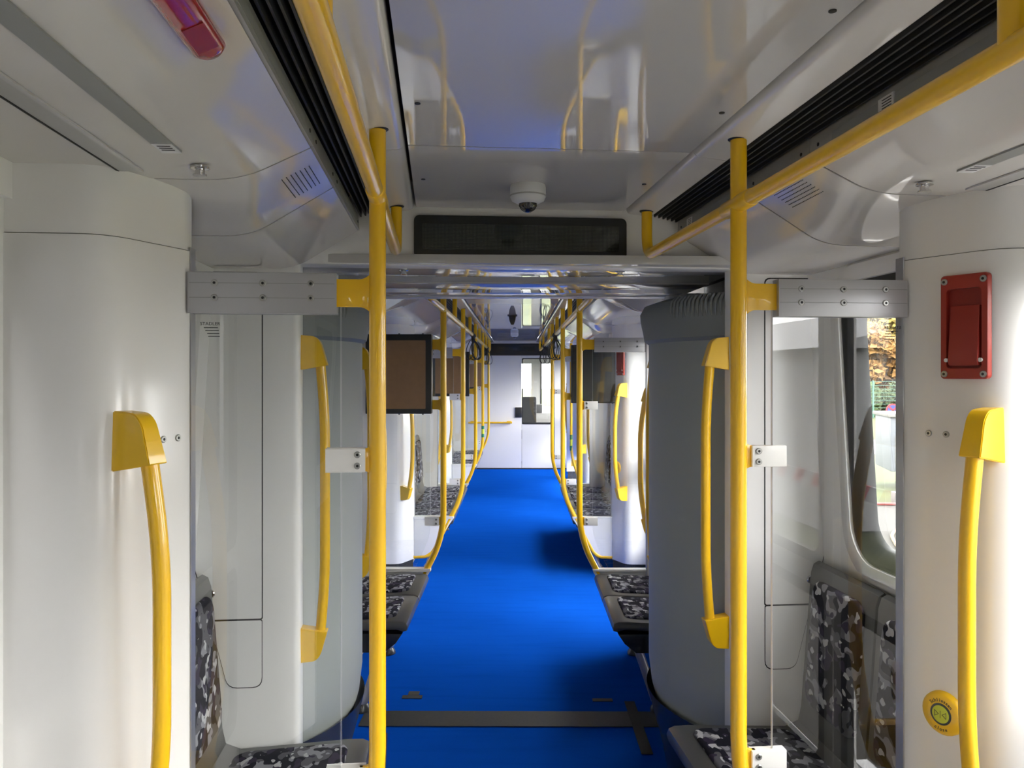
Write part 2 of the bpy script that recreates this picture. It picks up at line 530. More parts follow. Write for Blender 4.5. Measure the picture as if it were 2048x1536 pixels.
WIN = [0]
def bay_wall(frame, s, a0, a1, w0, w1, z0, z1, label, wlabel, root_name):
    """inner side wall over one seat bay with a rounded window in it"""
    def P(a, z, off=0): return (s * (wall_l(z) + off), a, z)
    R = .11
    def ring(inset):
        return rrect(w0 + inset, w1 - inset, z0 + inset, z1 - inset, R - inset * .6, 6)
    inner = ring(-.075)
    def project(p):
        cx, cz = (w0 + w1) / 2, (z0 + z1) / 2
        dx, dz = p[0] - cx, p[1] - cz
        hx0, hx1, hz0, hz1 = a0 - cx, a1 - cx, .0 - cz, 2.0 - cz
        t = 1e9
        if dx > 1e-6: t = min(t, hx1 / dx)
        if dx < -1e-6: t = min(t, hx0 / dx)
        if dz > 1e-6: t = min(t, hz1 / dz)
        if dz < -1e-6: t = min(t, hz0 / dz)
        return (cx + dx * t, cz + dz * t)
    outer = [project(p) for p in inner]
    rows = []
    for u in (0, .15, .4, .7, 1):
        rows.append([P(p[0] + (q[0] - p[0]) * u, p[1] + (q[1] - p[1]) * u) for p, q in zip(inner, outer)])
    mb = MB().loft(rows, True)
    for ca, cz in ((a0, 0), (a1, 0), (a0, 2.0), (a1, 2.0)):      # fill the corners left by projecting
        cand = sorted(outer, key=lambda p: abs(p[0] - ca) + abs(p[1] - cz))
        best = [p for p in outer]
        pa = min((p for p in outer if abs(p[0] - ca) < 1e-4), key=lambda p: abs(p[1] - cz), default=None)
        pz = min((p for p in outer if abs(p[1] - cz) < 1e-4), key=lambda p: abs(p[0] - ca), default=None)
        if pa and pz: mb.add([P(ca, cz), P(*pa), P(*pz)], [(0, 1, 2)])
    side = 'left' if s < 0 else 'right'
    w = struct(root_name, mb.mesh('wall', 'white_gelcoat', 30), frame, label)
    WIN[0] += 1
    win = thing('window_%d' % WIN[0], wlabel, None, frame, kind='structure')
    # white frame bead, black gasket, pane
    rr = [ring(-.078), ring(-.06), ring(-.012), ring(-.006)]
    offs = [.0, -.022, -.022, .012]
    fm = MB().loft([[P(p[0], p[1], o) for p in r] for r, o in zip(rr, offs)], True)
    obj('window_frame', fm.mesh('window_frame', 'white_gelcoat', 50), win)
    rr = [ring(-.012), ring(.004), ring(.042), ring(.046)]
    offs = [-.012, -.014, .018, .04]
    obj('gasket', MB().loft([[P(p[0], p[1], o) for p in r] for r, o in zip(rr, offs)], True).mesh('gasket', 'black_rubber', 50), win)
    g = ring(.035)
    mb = MB(); mb.add([P(p[0], p[1], .038) for p in g], [list(range(len(g)))])
    obj('pane', mb.mesh('pane', 'window_glass'), win)
    return w

DOOR = [0]
def doorway(frame, s, a0, a1, label):
    """pair of door leaves with an upper and a lower pane, and the lintel above"""
    DOOR[0] += 1
    r = thing('door_%d' % DOOR[0], label, None, frame, kind='structure')
    x = 1.075
    mid = (a0 + a1) / 2
    for (b0, b1) in ((a0 - .02, mid - .004), (mid + .004, a1 + .02)):
        holes = [(.26, .84), (.98, 1.88)]
        zc = [.03, .26, .84, .98, 1.88, 1.97]
        mb = MB()
        m = .085
        for (q0, q1) in ((b0, b0 + m), (b1 - m, b1)):
            mb.box(s * x, s * (x + .035), q0, q1, .03, 1.97)
        for (q0, q1) in ((.03, .26), (.84, .98), (1.88, 1.97)):
            mb.box(s * x, s * (x + .035), b0 + m, b1 - m, q0, q1)
        leaf = obj('leaf', mb.mesh('leaf', 'white_end'), r)
        for (h0, h1) in holes:
            g = rrect(b0 + m, b1 - m, h0, h1, .05)
            o = rrect(b0 + m - .03, b1 - m + .03, h0 - .03, h1 + .03, .06)
            i2 = rrect(b0 + m + .012, b1 - m - .012, h0 + .012, h1 - .012, .045)
            mb = MB().loft([[(s * (x - .003), p[0], p[1]) for p in o], [(s * (x - .003), p[0], p[1]) for p in i2], [(s * (x + .02), p[0], p[1]) for p in i2]], True)
            obj('gasket', mb.mesh('gasket', 'black_rubber'), leaf)
            mb = MB().add([(s * (x + .018), p[0], p[1]) for p in g], [list(range(len(g)))])
            obj('pane', mb.mesh('pane', 'window_glass'), leaf)
    obj('lintel', MB().box(s * 1.06, s * 1.14, a0 - .05, a1 + .05, 1.955, 2.06).mesh('lintel', 'white_gelcoat'), r)
    obj('threshold', MB().box(s * 1.02, s * 1.14, a0 - .02, a1 + .02, .001, .03).mesh('threshold', 'aluminium'), r)
    return r

# ================================================================== THE SHELL
NEAR0, NEAR1 = -2.3, 2.65
FAR0, FAR1 = 3.78, 13.70

def floor_mesh():
    W = 1.14
    n = [M_NEAR @ Vector(p) for p in ((-W, 2.05, 0), (W, 2.05, 0), (W, 2.7, 0), (-W, 2.7, 0))]
    f = [Vector(p) for p in ((-W, 3.75, 0), (W, 3.75, 0), (W, FAR1, 0), (-W, FAR1, 0))]
    return MB().add(n + f, [(0, 1, 2, 3), (3, 2, 5, 4), (4, 5, 6, 7)]).mesh('floor', 'blue_carpet')
struct('floor', floor_mesh(), Matrix.Identity(4), 'bright blue carpet running down the aisle of both cars')

struct('floor', MB().box(-1.14, 1.14, NEAR0, 2.05, -.02, 0).mesh('floor', 'low_bounce_floor'), M_NEAR, 'unseen dark floor made to cut bounced light between the near doors')  # unseen floor made dark to keep blue bounce off the ceiling
near_mods = [(NEAR0, -.24, 1, 1), (-.24, .11, 1, 0), (.11, 1.67, 0, 0), (1.67, 2.02, 0, 1), (2.02, 2.63, 1, 1)]
build_ceiling(M_NEAR, NEAR0, 2.63, near_mods, 'glossy pale ceiling of the car with the text display', [.20, 1.92])
far_mods = [(FAR0, 4.50, 1, 1), (4.50, 4.85, 1, 0), (4.85, 6.41, 0, 0), (6.41, 6.76, 0, 1), (6.76, 8.19, 1, 1), (8.19, 8.54, 1, 0),
            (8.54, 10.16, 0, 0), (10.16, 10.51, 0, 1), (10.51, 12.09, 1, 1), (12.09, 12.44, 1, 0), (12.44, FAR1, 0, 0)]
build_ceiling(M_FAR, FAR0, FAR1, far_mods, 'glossy pale ceiling of the car beyond the gangway', [5.6, 7.45, 9.35, 11.3])

# pillars and doors
PIL = {}
for s, side in ((-1, 'left'), (1, 'right')):
    PIL['n', s] = pillar(M_NEAR, 1.76, s, -1, 'white door pillar ' + ('with red emergency handle' if s > 0 else 'with yellow handrail and no emergency handle') + ' before the gangway')
    PIL['b', s] = pillar(M_NEAR, .02, s, 1, 'white door pillar at the far end of the doorway by the steps')
    for a, d, w in ((4.76, 1, 'first'), (6.5, -1, 'second'), (8.45, 1, 'third'), (10.25, -1, 'fourth'), (12.35, 1, 'fifth')):
        PIL[a, s] = pillar(M_FAR, a, s, d, '%s white door pillar beyond the gangway on the %s side' % (w, 'cardboard monitor' if s < 0 else 'black monitor'))
    doorway(M_NEAR, s, .205, 1.575, 'white double door with tall panes beside the viewer')
    doorway(M_FAR, s, 4.945, 6.315, 'white double door nearest beyond the gangway')
    doorway(M_FAR, s, 8.635, 10.065, 'white double door in the middle of the far car')
    doorway(M_FAR, s, 12.535, 13.66, 'white double door next to the cab wall')
    for (fr, a0, a1, w0, w1, z0, lab) in ((M_NEAR, 1.78, 2.66, 1.86, 2.40, 1.06, 'short seat bay before the gangway'), (M_NEAR, NEAR0, .0, -2.0, -.25, 1.06, 'bay at the end of the near car'),
                                      (M_FAR, 3.76, 4.74, 4.05, 4.60, 1.06, 'short seat bay just beyond the gangway'), (M_FAR, 6.52, 8.43, 6.85, 8.12, 1.06, 'long seat bay of the far car'),
                                      (M_FAR, 10.27, 12.33, 10.75, 11.85, 1.06, 'last bay before the cab')):
        bay_wall(fr, s, a0, a1, w0, w1, z0, 1.90, 'white side wall of the ' + lab, 'side window of the ' + lab, 'wall_' + side)
w = MB().box(-1.14, 1.14, NEAR0 - .05, NEAR0, 0, 2.25).mesh('wall', 'cab_grey')
struct('wall_back', w, M_NEAR, 'dark end wall of the near car')

# ---------------------------------------------------------------- end walls by the gangway
def end_wall(frame, a, d, name, label):
    """d = direction into the car (-1: near car looks at it from smaller a)"""
    r = thing(name, label, None, frame, (0, a, 0), kind='structure')
    for s in (-1, 1):
        pl = fillet2([(.72, 0), (1.12, 0), (1.12, 2.0), (.72, 2.0)], 0)
        body = fillet2([(.72, .006 * d), (1.13, .006 * d), (1.13, -.07 * d), (.72, -.07 * d)], [.022, 0, 0, .02], 5)
        obj('end_panel', MB().prism([(s * x, y) for x, y in body], 0, 2.0, 'z').mesh('end_panel', 'white_end'), r)
        B = fillet2([(.840, .842), (1.003, .842), (1.052, 1.02), (1.052, 1.955), (.840, 1.955)], [.006, .01, .03, .02, .02])
        C = fillet2([(.840, .836), (.840, .622), (.946, .622), (1.001, .836)], [.006, .03, .03, .006])
        for nm, P in (('cabinet_door', B), ('cabinet_flap', C)):
            cx = sum(p[0] for p in P) / len(P); cz = sum(p[1] for p in P) / len(P)
            g = [(cx + (p[0] - cx) * (1 + .0035 / .11), cz + (p[1] - cz) * (1 + .0035 / (.55 if nm == 'cabinet_door' else .11))) for p in P]
            gp = obj('joint', MB().prism([(s * x, z) for x, z in g], .004 * d, .0066 * d, 'y').mesh('joint', 'black_gap'), r)
            dd = obj(nm, MB().prism([(s * x, z) for x, z in P], .004 * d, .0085 * d, 'y').mesh(nm, 'white_end'), r)
            if nm == 'cabinet_door':
                mb = MB().lathe([(.0145, .004 * d), (.0145, .013 * d), (.012, .016 * d), (.009, .016 * d), (.009, .010 * d)], (s * 1.0, 0, .925), 'y', 16)
                lk = obj('lock', mb.mesh('lock', 'chrome'), dd)
                obj('keyhole', MB().box(s * 1.0 - .0025, s * 1.0 + .0025, .008 * d, .013 * d, .918, .932).mesh('keyhole', 'black_gap'), dd)
    return r
ew_near = end_wall(M_NEAR, 2.65, -1, 'wall_front', 'white end wall with locked cabinet doors before the gangway')
ew_far = end_wall(M_FAR, 3.74, 1, 'wall_front', 'white end wall on the far side of the gangway')

def header(frame, a0, a1, label, front):
    r = thing('trim_%d' % front, label, None, frame, kind='structure')
    obj('header_panel', MB().box(-.74, .74, a0, a1, 1.985, 2.32, .006).mesh('header_panel', 'white_end'), r)
    for s in (-1, 1):
        obj('header_side', MB().box(s * .735, s * 1.13, a0 + .02, a1, 1.93, 2.32).mesh('header_side', 'white_end'), r)
    return r
header(M_NEAR, 2.63, 2.72, 'pale header over the gangway opening holding the text display', 101)
header(M_FAR, 3.70, 3.79, 'pale header on the far side of the gangway', 102)

# ---------------------------------------------------------------- gangway
g = thing('ceiling', 'glossy grey gangway ceiling of three plates', None, M_GANG, kind='structure')
for (b0, b1, z) in ((2.60, 3.13, 1.990), (3.135, 3.48, 1.984), (3.485, 3.80, 1.990)):
    obj('gangway_plate', MB().box(-.80, .80, b0, b1, z, z + .03, .003).mesh('gangway_plate', 'ceiling_gloss'), g)
obj('roof_lining', MB().box(-1.06, 1.06, 2.80, 3.62, 2.03, 2.25).mesh('roof_lining', 'black_gap'), g)
for s, side in ((-1, 'left'), (1, 'right')):
    struct('wall_' + side, MB().box(s * .93, s * .98, 2.72, 3.68, 0, 2.05).mesh('bellows_wall', 'column_rubber'), M_GANG, 'dark folded bellows wall closing the gangway behind the column')

def gangway_column(s, label):
    R0 = .60; cx = s * 1.185
    r = thing('gangway_column', label, 'column', M_GANG, (s * .8, 3.2, 0), 'rounded gangway columns')
    def arc(R, z, n=28, a0=-47, a1=47):
        return [(cx - s * R * math.cos(rad(a0 + (a1 - a0) * k / n)) - s * .8, R * math.sin(rad(a0 + (a1 - a0) * k / n)), z) for k in range(n + 1)]
    prof = [(.50, .06), (.53, .16), (.562, .26), (.588, .36), (R0, .46), (R0, 1.755)]
    obj('column_body', MB().loft([arc(a, z) for a, z in prof]).mesh('column_body', 'column_grey', 40), r)
    prof = [(R0 + .002, 1.752), (R0 + .018, 1.765), (R0 + .024, 1.80), (R0 + .034, 1.845), (R0 + .036, 1.875), (R0 + .02, 1.905), (R0 - .04, 1.925)]
    c = obj('collar', MB().loft([arc(a, z) for a, z in prof]).mesh('collar', 'column_rubber', 40), r)
    for k in range(14):                                   # soft bellows ribs on the collar, car side
        an = rad(-46 + k * 1.75)
        dv = Vector((-s * math.cos(an), math.sin(an), 0)); tv = Vector((s * math.sin(an), math.cos(an), 0))
        base = Vector((cx - s * .8, 0, 0))
        p = [base + dv * (R0 + q) + Vector((0, 0, z)) for q, z in ((.031, 1.838), (.037, 1.865), (.034, 1.895), (.012, 1.915))]
        obj('rib', MB().tube(p, [.003, .0055, .0062, .006], 8, True).mesh('rib', 'column_rubber', 60), c)
    prof = [(.515, .005), (.525, .06), (.545, .15), (.572, .245), (.597, .35), (.600, .352), (.580, .25), (.553, .15), (.545, .06), (.55, .005)]
    obj('skirt', MB().loft([arc(a + .012, z) for a, z in prof[:5]]).mesh('skirt', 'dark_skirt', 40), r)
    return r
gangway_column(-1, 'rounded grey gangway column on the cardboard monitor side')
gangway_column(1, 'rounded grey gangway column on the red emergency handle side')

# ---------------------------------------------------------------- cab wall and cab
Y = FAR1
cw = thing('wall_cab', 'smooth white cab wall closing the far end of the aisle', None, M_FAR, kind='structure')
obj('wall_panel', MB().box(-1.13, .112, Y, Y + .05, 0.02, 1.945, .003).mesh('wall_panel', 'white_end'), cw)
obj('side_post', MB().box(.675, 1.13, Y, Y + .05, 0.02, 1.945, .003).mesh('side_post', 'white_end'), cw)
obj('head_band', MB().box(-.62, .66, Y - .012, Y + .05, 1.947, 2.15).mesh('head_band', 'black_plastic'), cw)
obj('head_panel', MB().box(-1.13, 1.13, Y + .001, Y + .05, 1.948, 2.24).mesh('head_panel', 'white_end'), cw)
obj('sill', MB().box(-1.13, 1.13, Y - .004, Y + .05, 0, .018).mesh('sill', 'black_rubber'), cw)
DOOR[0] += 1
cd = thing('door_%d' % DOOR[0], 'white cab door with a black framed window', None, M_FAR, kind='structure')
mb = MB().box(.118, .66, Y + .005, Y + .045, .02, .77).box(.118, .66, Y + .005, Y + .045, 1.90, 1.945).box(.625, .66, Y + .005, Y + .045, .77, 1.90)
obj('leaf', mb.mesh('leaf', 'white_end'), cd)
fr = rrect(.118, .628, .768, 1.903, .025); fi = rrect(.135, .610, .80, 1.885, .02)
obj('window_frame', MB().loft([[(x, Y + .002, z) for x, z in fr], [(x, Y + .002, z) for x, z in fi], [(x, Y + .04, z) for x, z in fi]], True).mesh('window_frame', 'black_rubber'), cd)
obj('pane', MB().add([(x, Y + .02, z) for x, z in fi], [list(range(len(fi)))]).mesh('pane', 'clear_glass'), cd)
obj('door_seal', MB().box(.662, .673, Y + .001, Y + .05, .02, 1.945).mesh('door_seal', 'black_rubber'), cd)
obj('lock_box', MB().box(.0, .118, Y - .02, Y + .004, .885, 1.06, .006).mesh('lock_box', 'black_plastic'), cd)
# cab room
cr = thing('wall_nose', 'pale nose wall of the cab with windscreen openings', None, M_FAR, kind='structure')
YN = 15.5
mb = MB().box(-1.1, 1.1, YN, YN + .05, 0, 1.0).box(-1.1, 1.1, YN, YN + .05, 1.83, 2.25).box(-1.1, -.95, YN, YN + .05, 1.0, 1.83).box(.31, .49, YN - .05, YN + .05, 1.0, 1.83).box(.72, 1.1, YN, YN + .05, 1.0, 1.83).box(-.16, .02, YN, YN + .05, 1.0, 1.83)
obj('nose_panel', mb.mesh('nose_panel', 'cab_light'), cr)
obj('windscreen', MB().add([(-.95, YN + .03, 1.0), (.72, YN + .03, 1.0), (.72, YN + .03, 1.83), (-.95, YN + .03, 1.83)], [(0, 1, 2, 3)]).mesh('windscreen', 'window_glass'), cr)
obj('mullion', MB().box(.485, .51, YN - .06, YN - .02, .95, 1.85).mesh('mullion', 'black_rubber'), cr)
for s, side in ((-1, 'left'), (1, 'right')):
    mb = MB().box(s * 1.08, s * 1.13, Y, YN, 0, 1.0).box(s * 1.08, s * 1.13, Y, YN, 1.85, 2.25).box(s * 1.08, s * 1.13, Y, Y + .5, 1.0, 1.85).box(s * 1.08, s * 1.13, YN - .4, YN, 1.0, 1.85)
    struct('wall_' + side, mb.mesh('cab_wall', 'cab_light'), M_FAR, 'pale cab side wall with a window opening')
struct('ceiling', MB().box(-1.13, 1.13, Y + .05, YN, 2.1, 2.2).mesh('cab_ceiling', 'cab_light'), M_FAR, 'pale ceiling of the cab')
struct('floor', MB().box(-1.13, 1.13, Y + .05, YN, -.03, .0).mesh('cab_floor', 'cab_grey'), M_FAR, 'dark floor of the cab')
ds = thing('driver_seat', 'dark grey driver seat seen through the cab door window', 'seat', M_FAR, (.25, 14.35, 0))
obj('backrest', MB().box(-.13, .13, -.03, .09, .62, 1.22, .03).mesh('backrest', 'cab_grey'), ds)
obj('seat_base', MB().box(-.2, .2, .05, .5, .46, .60, .03).mesh('seat_base', 'cab_grey'), ds)
obj('pedestal', MB().lathe([(.15, 0), (.15, .03), (.06, .06), (.06, .47)], (0, .25, 0)).mesh('pedestal', 'black_plastic'), ds)
dk = thing('control_desk', 'pale driver desk with black consoles under the windscreen', 'desk', M_FAR, (.4, 15.1, 0))
obj('desk_body', MB().prism([(-.20, 0), (.24, 0), (.24, 1.0), (.05, 1.02), (-.10, .93), (-.20, .90)], -.75, .65, 'x').mesh('desk_body', 'cab_light'), dk)
obj('console', MB().box(-.10, .10, -.20, .0, .90, 1.06, .01).mesh('console', 'cab_grey'), dk)
obj('console', MB().box(-.48, -.16, -.20, .0, .90, 1.02, .01).mesh('console', 'black_plastic'), dk)

# ================================================================== GRAB POLES, RAILS, SCREENS
ROW = {-1: 'cardboard monitor', 1: 'black monitor'}
ORD = {4.76: 'first', 6.5: 'second', 8.45: 'third', 10.25: 'fourth', 12.35: 'fifth'}

def grab_pole(frame, a, s, label, tabs='screen', sticker=False):
    def f():
        path = fillet([(s * PO, 0, 2.172), (s * PO, 0, .655), (s * .655, 0, .185), (s * .70, 0, .150), (s * .815, 0, .145)], [0, .16, .07, .05, 0])
        tube = MB().tube(path, .0182, 18).mesh('tube', 'yellow_paint', 60)
        coll = MB().lathe([(.021, 2.160), (.024, 2.162), (.024, 2.176)], (s * PO, 0, 0), 'z', 18).mesh('ceiling_collar', 'black_rubber')
        return tube, coll
    tube, coll = cached(('pole', s), f)
    r = thing('grab_pole', label, 'pole', frame, (0, a, 0), 'yellow grab poles')
    t = obj('tube', tube, r); obj('ceiling_collar', coll, r)
    def tab(l0, l1, z0, z1):
        h = (z1 - z0) / 2; zc = (z0 + z1) / 2
        poly = fillet2([(l0 - .016, zc - h - .012), (l0, zc - h), (l1, zc - h), (l1, zc + h), (l0, zc + h), (l0 - .016, zc + h + .012)], [0, .010, .002, .002, .010, 0])
        return MB().prism([(s * x, z) for x, z in poly], -.006, .006, 'y', .001).mesh('tab', 'yellow_paint')
    if tabs == 'screen':
        zz = [(.435, .498, 1.775, 1.835), (.428, .445, 1.42, 1.468), (.428, .445, .732, .778)]
    elif tabs == 'monitor':
        zz = [(.435, .470, 1.775, 1.835), (.435, .470, 1.42, 1.475), (.428, .445, .732, .778)]
    else: zz = []
    for q in zz: obj('tab', cached(('tab', s, q), lambda: tab(*q)), r)
    if sticker:
        for (z0, z1, m) in ((.82, .862, 'sticker_green'), (.862, .925, 'lime'), (.925, .967, 'sticker_green')):
            obj('sticker', MB().lathe([(.0188, z0), (.0188, z1)], (s * PO, 0, 0), 'z', 16).mesh('sticker', m), r)
    return r

def screw_mesh(d, s=1):
    def f():
        return MB().lathe([(.0072, .0), (.0072, .0022 * d), (.0058, .0032 * d), (.0030, .0032 * d), (.0022, .0012 * d)], (0, 0, 0), 'y', 14).mesh('screw', 'steel_screw')
    return cached(('screw', d), f)
def screw_hole(d):
    return cached(('hole', d), lambda: MB().lathe([(.0030, 0), (.0030, .0034 * d)], (0, 0, 0), 'y', 8).mesh('socket', 'black_gap'))
def screws(parent, pts, y, d):
    for x, z in pts:
        o = obj('screw', screw_mesh(d), parent); o.location = (x, y, z)
        h = obj('socket', screw_hole(d), parent); h.location = (x, y, z)

def glass_screen(frame, a, s, label, full=True, front=-1):
    """glass beside a seat bay, in aluminium clamps, above a white end panel"""
    r = thing('glass_screen', label, 'screen', frame, (0, a, 0), 'glass screens beside the seats')
    ztop = 1.80 if full else 1.385
    edge = [(.483, ztop), (.483, .72)] + [(.483 + .100 * (u / 6) ** 1.6, .72 - .255 * u / 6) for u in range(1, 7)]
    poly = edge + [(.803, .465), (.803, ztop)]
    if full or True:
        mb = MB().add([(s * x, 0, z) for x, z in poly], [list(range(len(poly)))])
        p = obj('glass_pane', mb.mesh('glass_pane', 'clear_glass'), r)
        eo = [(x - .0012, z) for x, z in edge] + [(x + .0012, z) for x, z in edge[::-1]]
        mb = MB().loft([[(s * x, -.0025, z) for x, z in eo], [(s * x, .0025, z) for x, z in eo]], True)
        obj('glass_edge', mb.mesh('glass_edge', 'camera_white'), p)
    fy = front
    if full:
        mb = MB().box(s * .492, s * .799, -.017, .017, 1.760, 1.845, .0015)
        c = obj('top_clamp', mb.mesh('top_clamp', 'aluminium'), r)
        for z in (1.792, 1.823):
            obj('groove', MB().box(s * .495, s * .797, fy * .0165, fy * .0175, z - .0006, z + .0006).mesh('groove', 'lamp_cover'), c)
        screws(c, [(s * x, z) for x in (.545, .645, .745) for z in (1.792, 1.823)], fy * .017, fy)
    for z0, z1 in (((1.420, 1.468), (.730, .778)) if full else ((.730, .778),)):
        c = obj('clamp', MB().box(s * .432, s * .513, -.013, .013, z0, z1, .002).mesh('clamp', 'aluminium' if False else 'white_end'), r)
        screws(c, [(s * .447, z0 + .012), (s * .447, z1 - .012)], fy * .013, fy)
    poly = [(.487, .462), (.803, .462), (.803, .150), (.712, .158), (.664, .190), (.487, .452)]
    obj('end_panel', MB().prism([(s * x, z) for x, z in poly], -.016, .016, 'y', .003).mesh('end_panel', 'white_end'), r)
    obj('end_rail', MB().box(s * .483, s * .803, -.024, .024, .460, .474, .003).mesh('end_rail', 'white_end'), r)
    return r

def lettering_on_glass(parent, s, l0, flip):
    M = Matrix.Translation((s * l0, -.0012, 1.737)) @ Matrix.Rotation(rad(90), 4, 'X')
    if flip: M = M @ Matrix.Scale(-1, 4, (1, 0, 0))
    obj('lettering', text_mesh('lettering', 'STADLER', .0098, 'ink', M @ Matrix.Scale(1.05, 4, (1, 0, 0))), parent)
    for k, (x0, x1) in enumerate(((-.013, .016), (-.010, .018), (-.006, .019), (-.004, .020))):       # small print, too fine to read
        q = -1 if flip else 1
        obj('small_print', MB().box(s * l0 + q * x0, s * l0 + q * x1, -.0016, -.0011, 1.7280 - k * .0062, 1.7298 - k * .0062).mesh('small_print', 'navy_ring'), parent)

# near car
gp_l = grab_pole(M_NEAR, 1.76, -1, 'thick yellow grab pole before the gangway joined to the screen facing the locked cabinet')
gp_r = grab_pole(M_NEAR, 1.76, 1, 'thick yellow grab pole before the gangway on the side of the red emergency handle')
gs_l = glass_screen(M_NEAR, 1.76, -1, 'glass screen with aluminium top clamp in front of the locked cabinet')
gs_r = glass_screen(M_NEAR, 1.76, 1, 'glass screen with aluminium top clamp in front of the window beside the red emergency handle')
lettering_on_glass(gs_l, -1, .758, False)
lettering_on_glass(gs_r, 1, .771, True)
# far car
for s in (-1, 1):
    for a in ((4.76, 6.5, 8.45, 10.25, 12.35) if s < 0 else (4.76, 6.5, 8.45)):
        mon = (s < 0 and a in (4.76, 8.45, 12.35)) or (s > 0 and a == 6.5)
        grab_pole(M_FAR, a, s, '%s yellow grab pole beyond the gangway on the %s side' % (ORD[a], ROW[s]), 'monitor' if mon else 'screen', sticker=(s < 0 and a == 10.25))
        glass_screen(M_FAR, a, s, '%s glass screen beyond the gangway on the %s side' % (ORD[a], ROW[s]), full=not mon)

# pole of the open bay, close to the wall
r = thing('grab_pole', 'yellow grab pole with green sticker close to the wall of the open bay', 'pole', M_FAR, (.72, 10.15, 0), 'yellow grab poles')
obj('tube', MB().tube(fillet([(0, 0, 2.02), (0, 0, .60), (.11, 0, .26), (.20, 0, .22)], [0, .15, .08, 0]), .0175, 14).mesh('tube', 'yellow_paint', 60), r)
for (z0, z1, m) in ((.66, .72, 'sticker_green'), (.72, .80, 'lime'), (.80, .86, 'sticker_green')):
    obj('sticker', MB().lathe([(.0182, z0), (.0182, z1)], (0, 0, 0), 'z', 16).mesh('sticker', m), r)
obj('tab', MB().box(0, .17, -.006, .006, 1.30, 1.36).mesh('tab', 'yellow_paint'), r)
obj('tab', MB().box(0, .17, -.006, .006, .46, .54).mesh('tab', 'yellow_paint'), r)

def overhead_rail(frame, s, a0, a1, posts, up0, up1, sleeves, label):
    r = thing('overhead_rail', label, 'handrail', frame, (s * PO, 0, ZR), 'yellow overhead handrails')
    pts = []
    if up0: pts += [(0, a0, .155), (0, a0, 0)]
    else: pts += [(0, a0, 0)]
    if up1: pts += [(0, a1, 0), (0, a1, .155)]
    else: pts += [(0, a1, 0)]
    obj('tube', MB().tube(fillet(pts, .07), .0172, 18).mesh('tube', 'yellow_paint', 60), r)
    for p in posts:
        obj('drop_post', MB().tube([(0, p, .155), (0, p, 0)], .0165, 16).mesh('drop_post', 'yellow_paint', 60), r)
        obj('collar', MB().lathe([(.024, .146), (.024, .16)], (0, p, 0), 'z', 16).mesh('collar', 'black_rubber'), r)
    if up1: obj('collar', MB().lathe([(.021, .143), (.024, .145), (.024, .16)], (0, a1, 0), 'z', 16).mesh('collar', 'black_rubber'), r)
    for p, d in sleeves:
        mb = MB().tube([(0, p, 0), (0, p + d * .075, 0), (0, p + d * .078, 0)], [.0202, .0198, .0175], 18)
        obj('sleeve', mb.mesh('sleeve', 'yellow_paint', 60), r)
    return r
for s in (-1, 1):
    overhead_rail(M_NEAR, s, NEAR0, 2.56, [.89, -1.0], False, True, [(1.76, -1), (1.76, 1)],
                  'yellow overhead handrail before the gangway on the ' + ROW[s] + ' side')
    pl = (4.76, 6.5, 8.45, 10.25, 12.35)
    overhead_rail(M_FAR, s, 4.02, 12.95, [5.63, 7.45, 9.35, 11.3], True, True, [(p, d) for p in pl for d in (-1, 1)],
                  'yellow overhead handrail beyond the gangway on the ' + ROW[s] + ' side')

# hanging strap loops
def strap_meshes():
    pts = []
    for k in range(25):
        t = 2 * math.pi * k / 24
        pts.append((.052 * math.sin(t) * (.55 + .45 * (1 - math.cos(t)) / 2), 0, -.055 - .095 * (1 - math.cos(t))))
    loop = MB().tube(pts, .0042, 6, False).mesh('loop', 'strap', 60)
    band = MB().lathe([(.019, -.009), (.0225, -.007), (.0225, .007), (.019, .009)], (0, 0, 0), 'y', 14).mesh('band', 'strap')
    stem = MB().box(-.010, .010, -.006, .006, -.07, -.018, .002).mesh('stem', 'strap')
    return loop, band, stem
loop, band, stem = strap_meshes()
for s, a0, lab in ((-1, 7.78, 'black strap handle bunched on the rail of the long seat bay, cardboard monitor side'), (1, 7.62, 'black strap handle bunched on the rail of the long seat bay, black monitor side'),
                   (-1, 11.5, 'black strap handle bunched on the rail nearest the cab wall, cardboard monitor side'), (1, 10.75, 'black strap handle bunched on the rail nearest the cab wall, black monitor side')):
    for k in range(5):
        r = thing('strap_handle', lab, 'strap', M_FAR, (s * PO, a0 + k * .085, ZR), 'black strap handles on the rail')
        obj('band', band, r)
        b = obj('stem', stem, r); b.rotation_euler = (0, rad(random.uniform(-14, 14)), 0)
        o = obj('loop', loop, r); o.rotation_euler = (rad(random.uniform(-10, 10)), rad(random.uniform(-14, 14)), rad(random.uniform(-35, 35)))

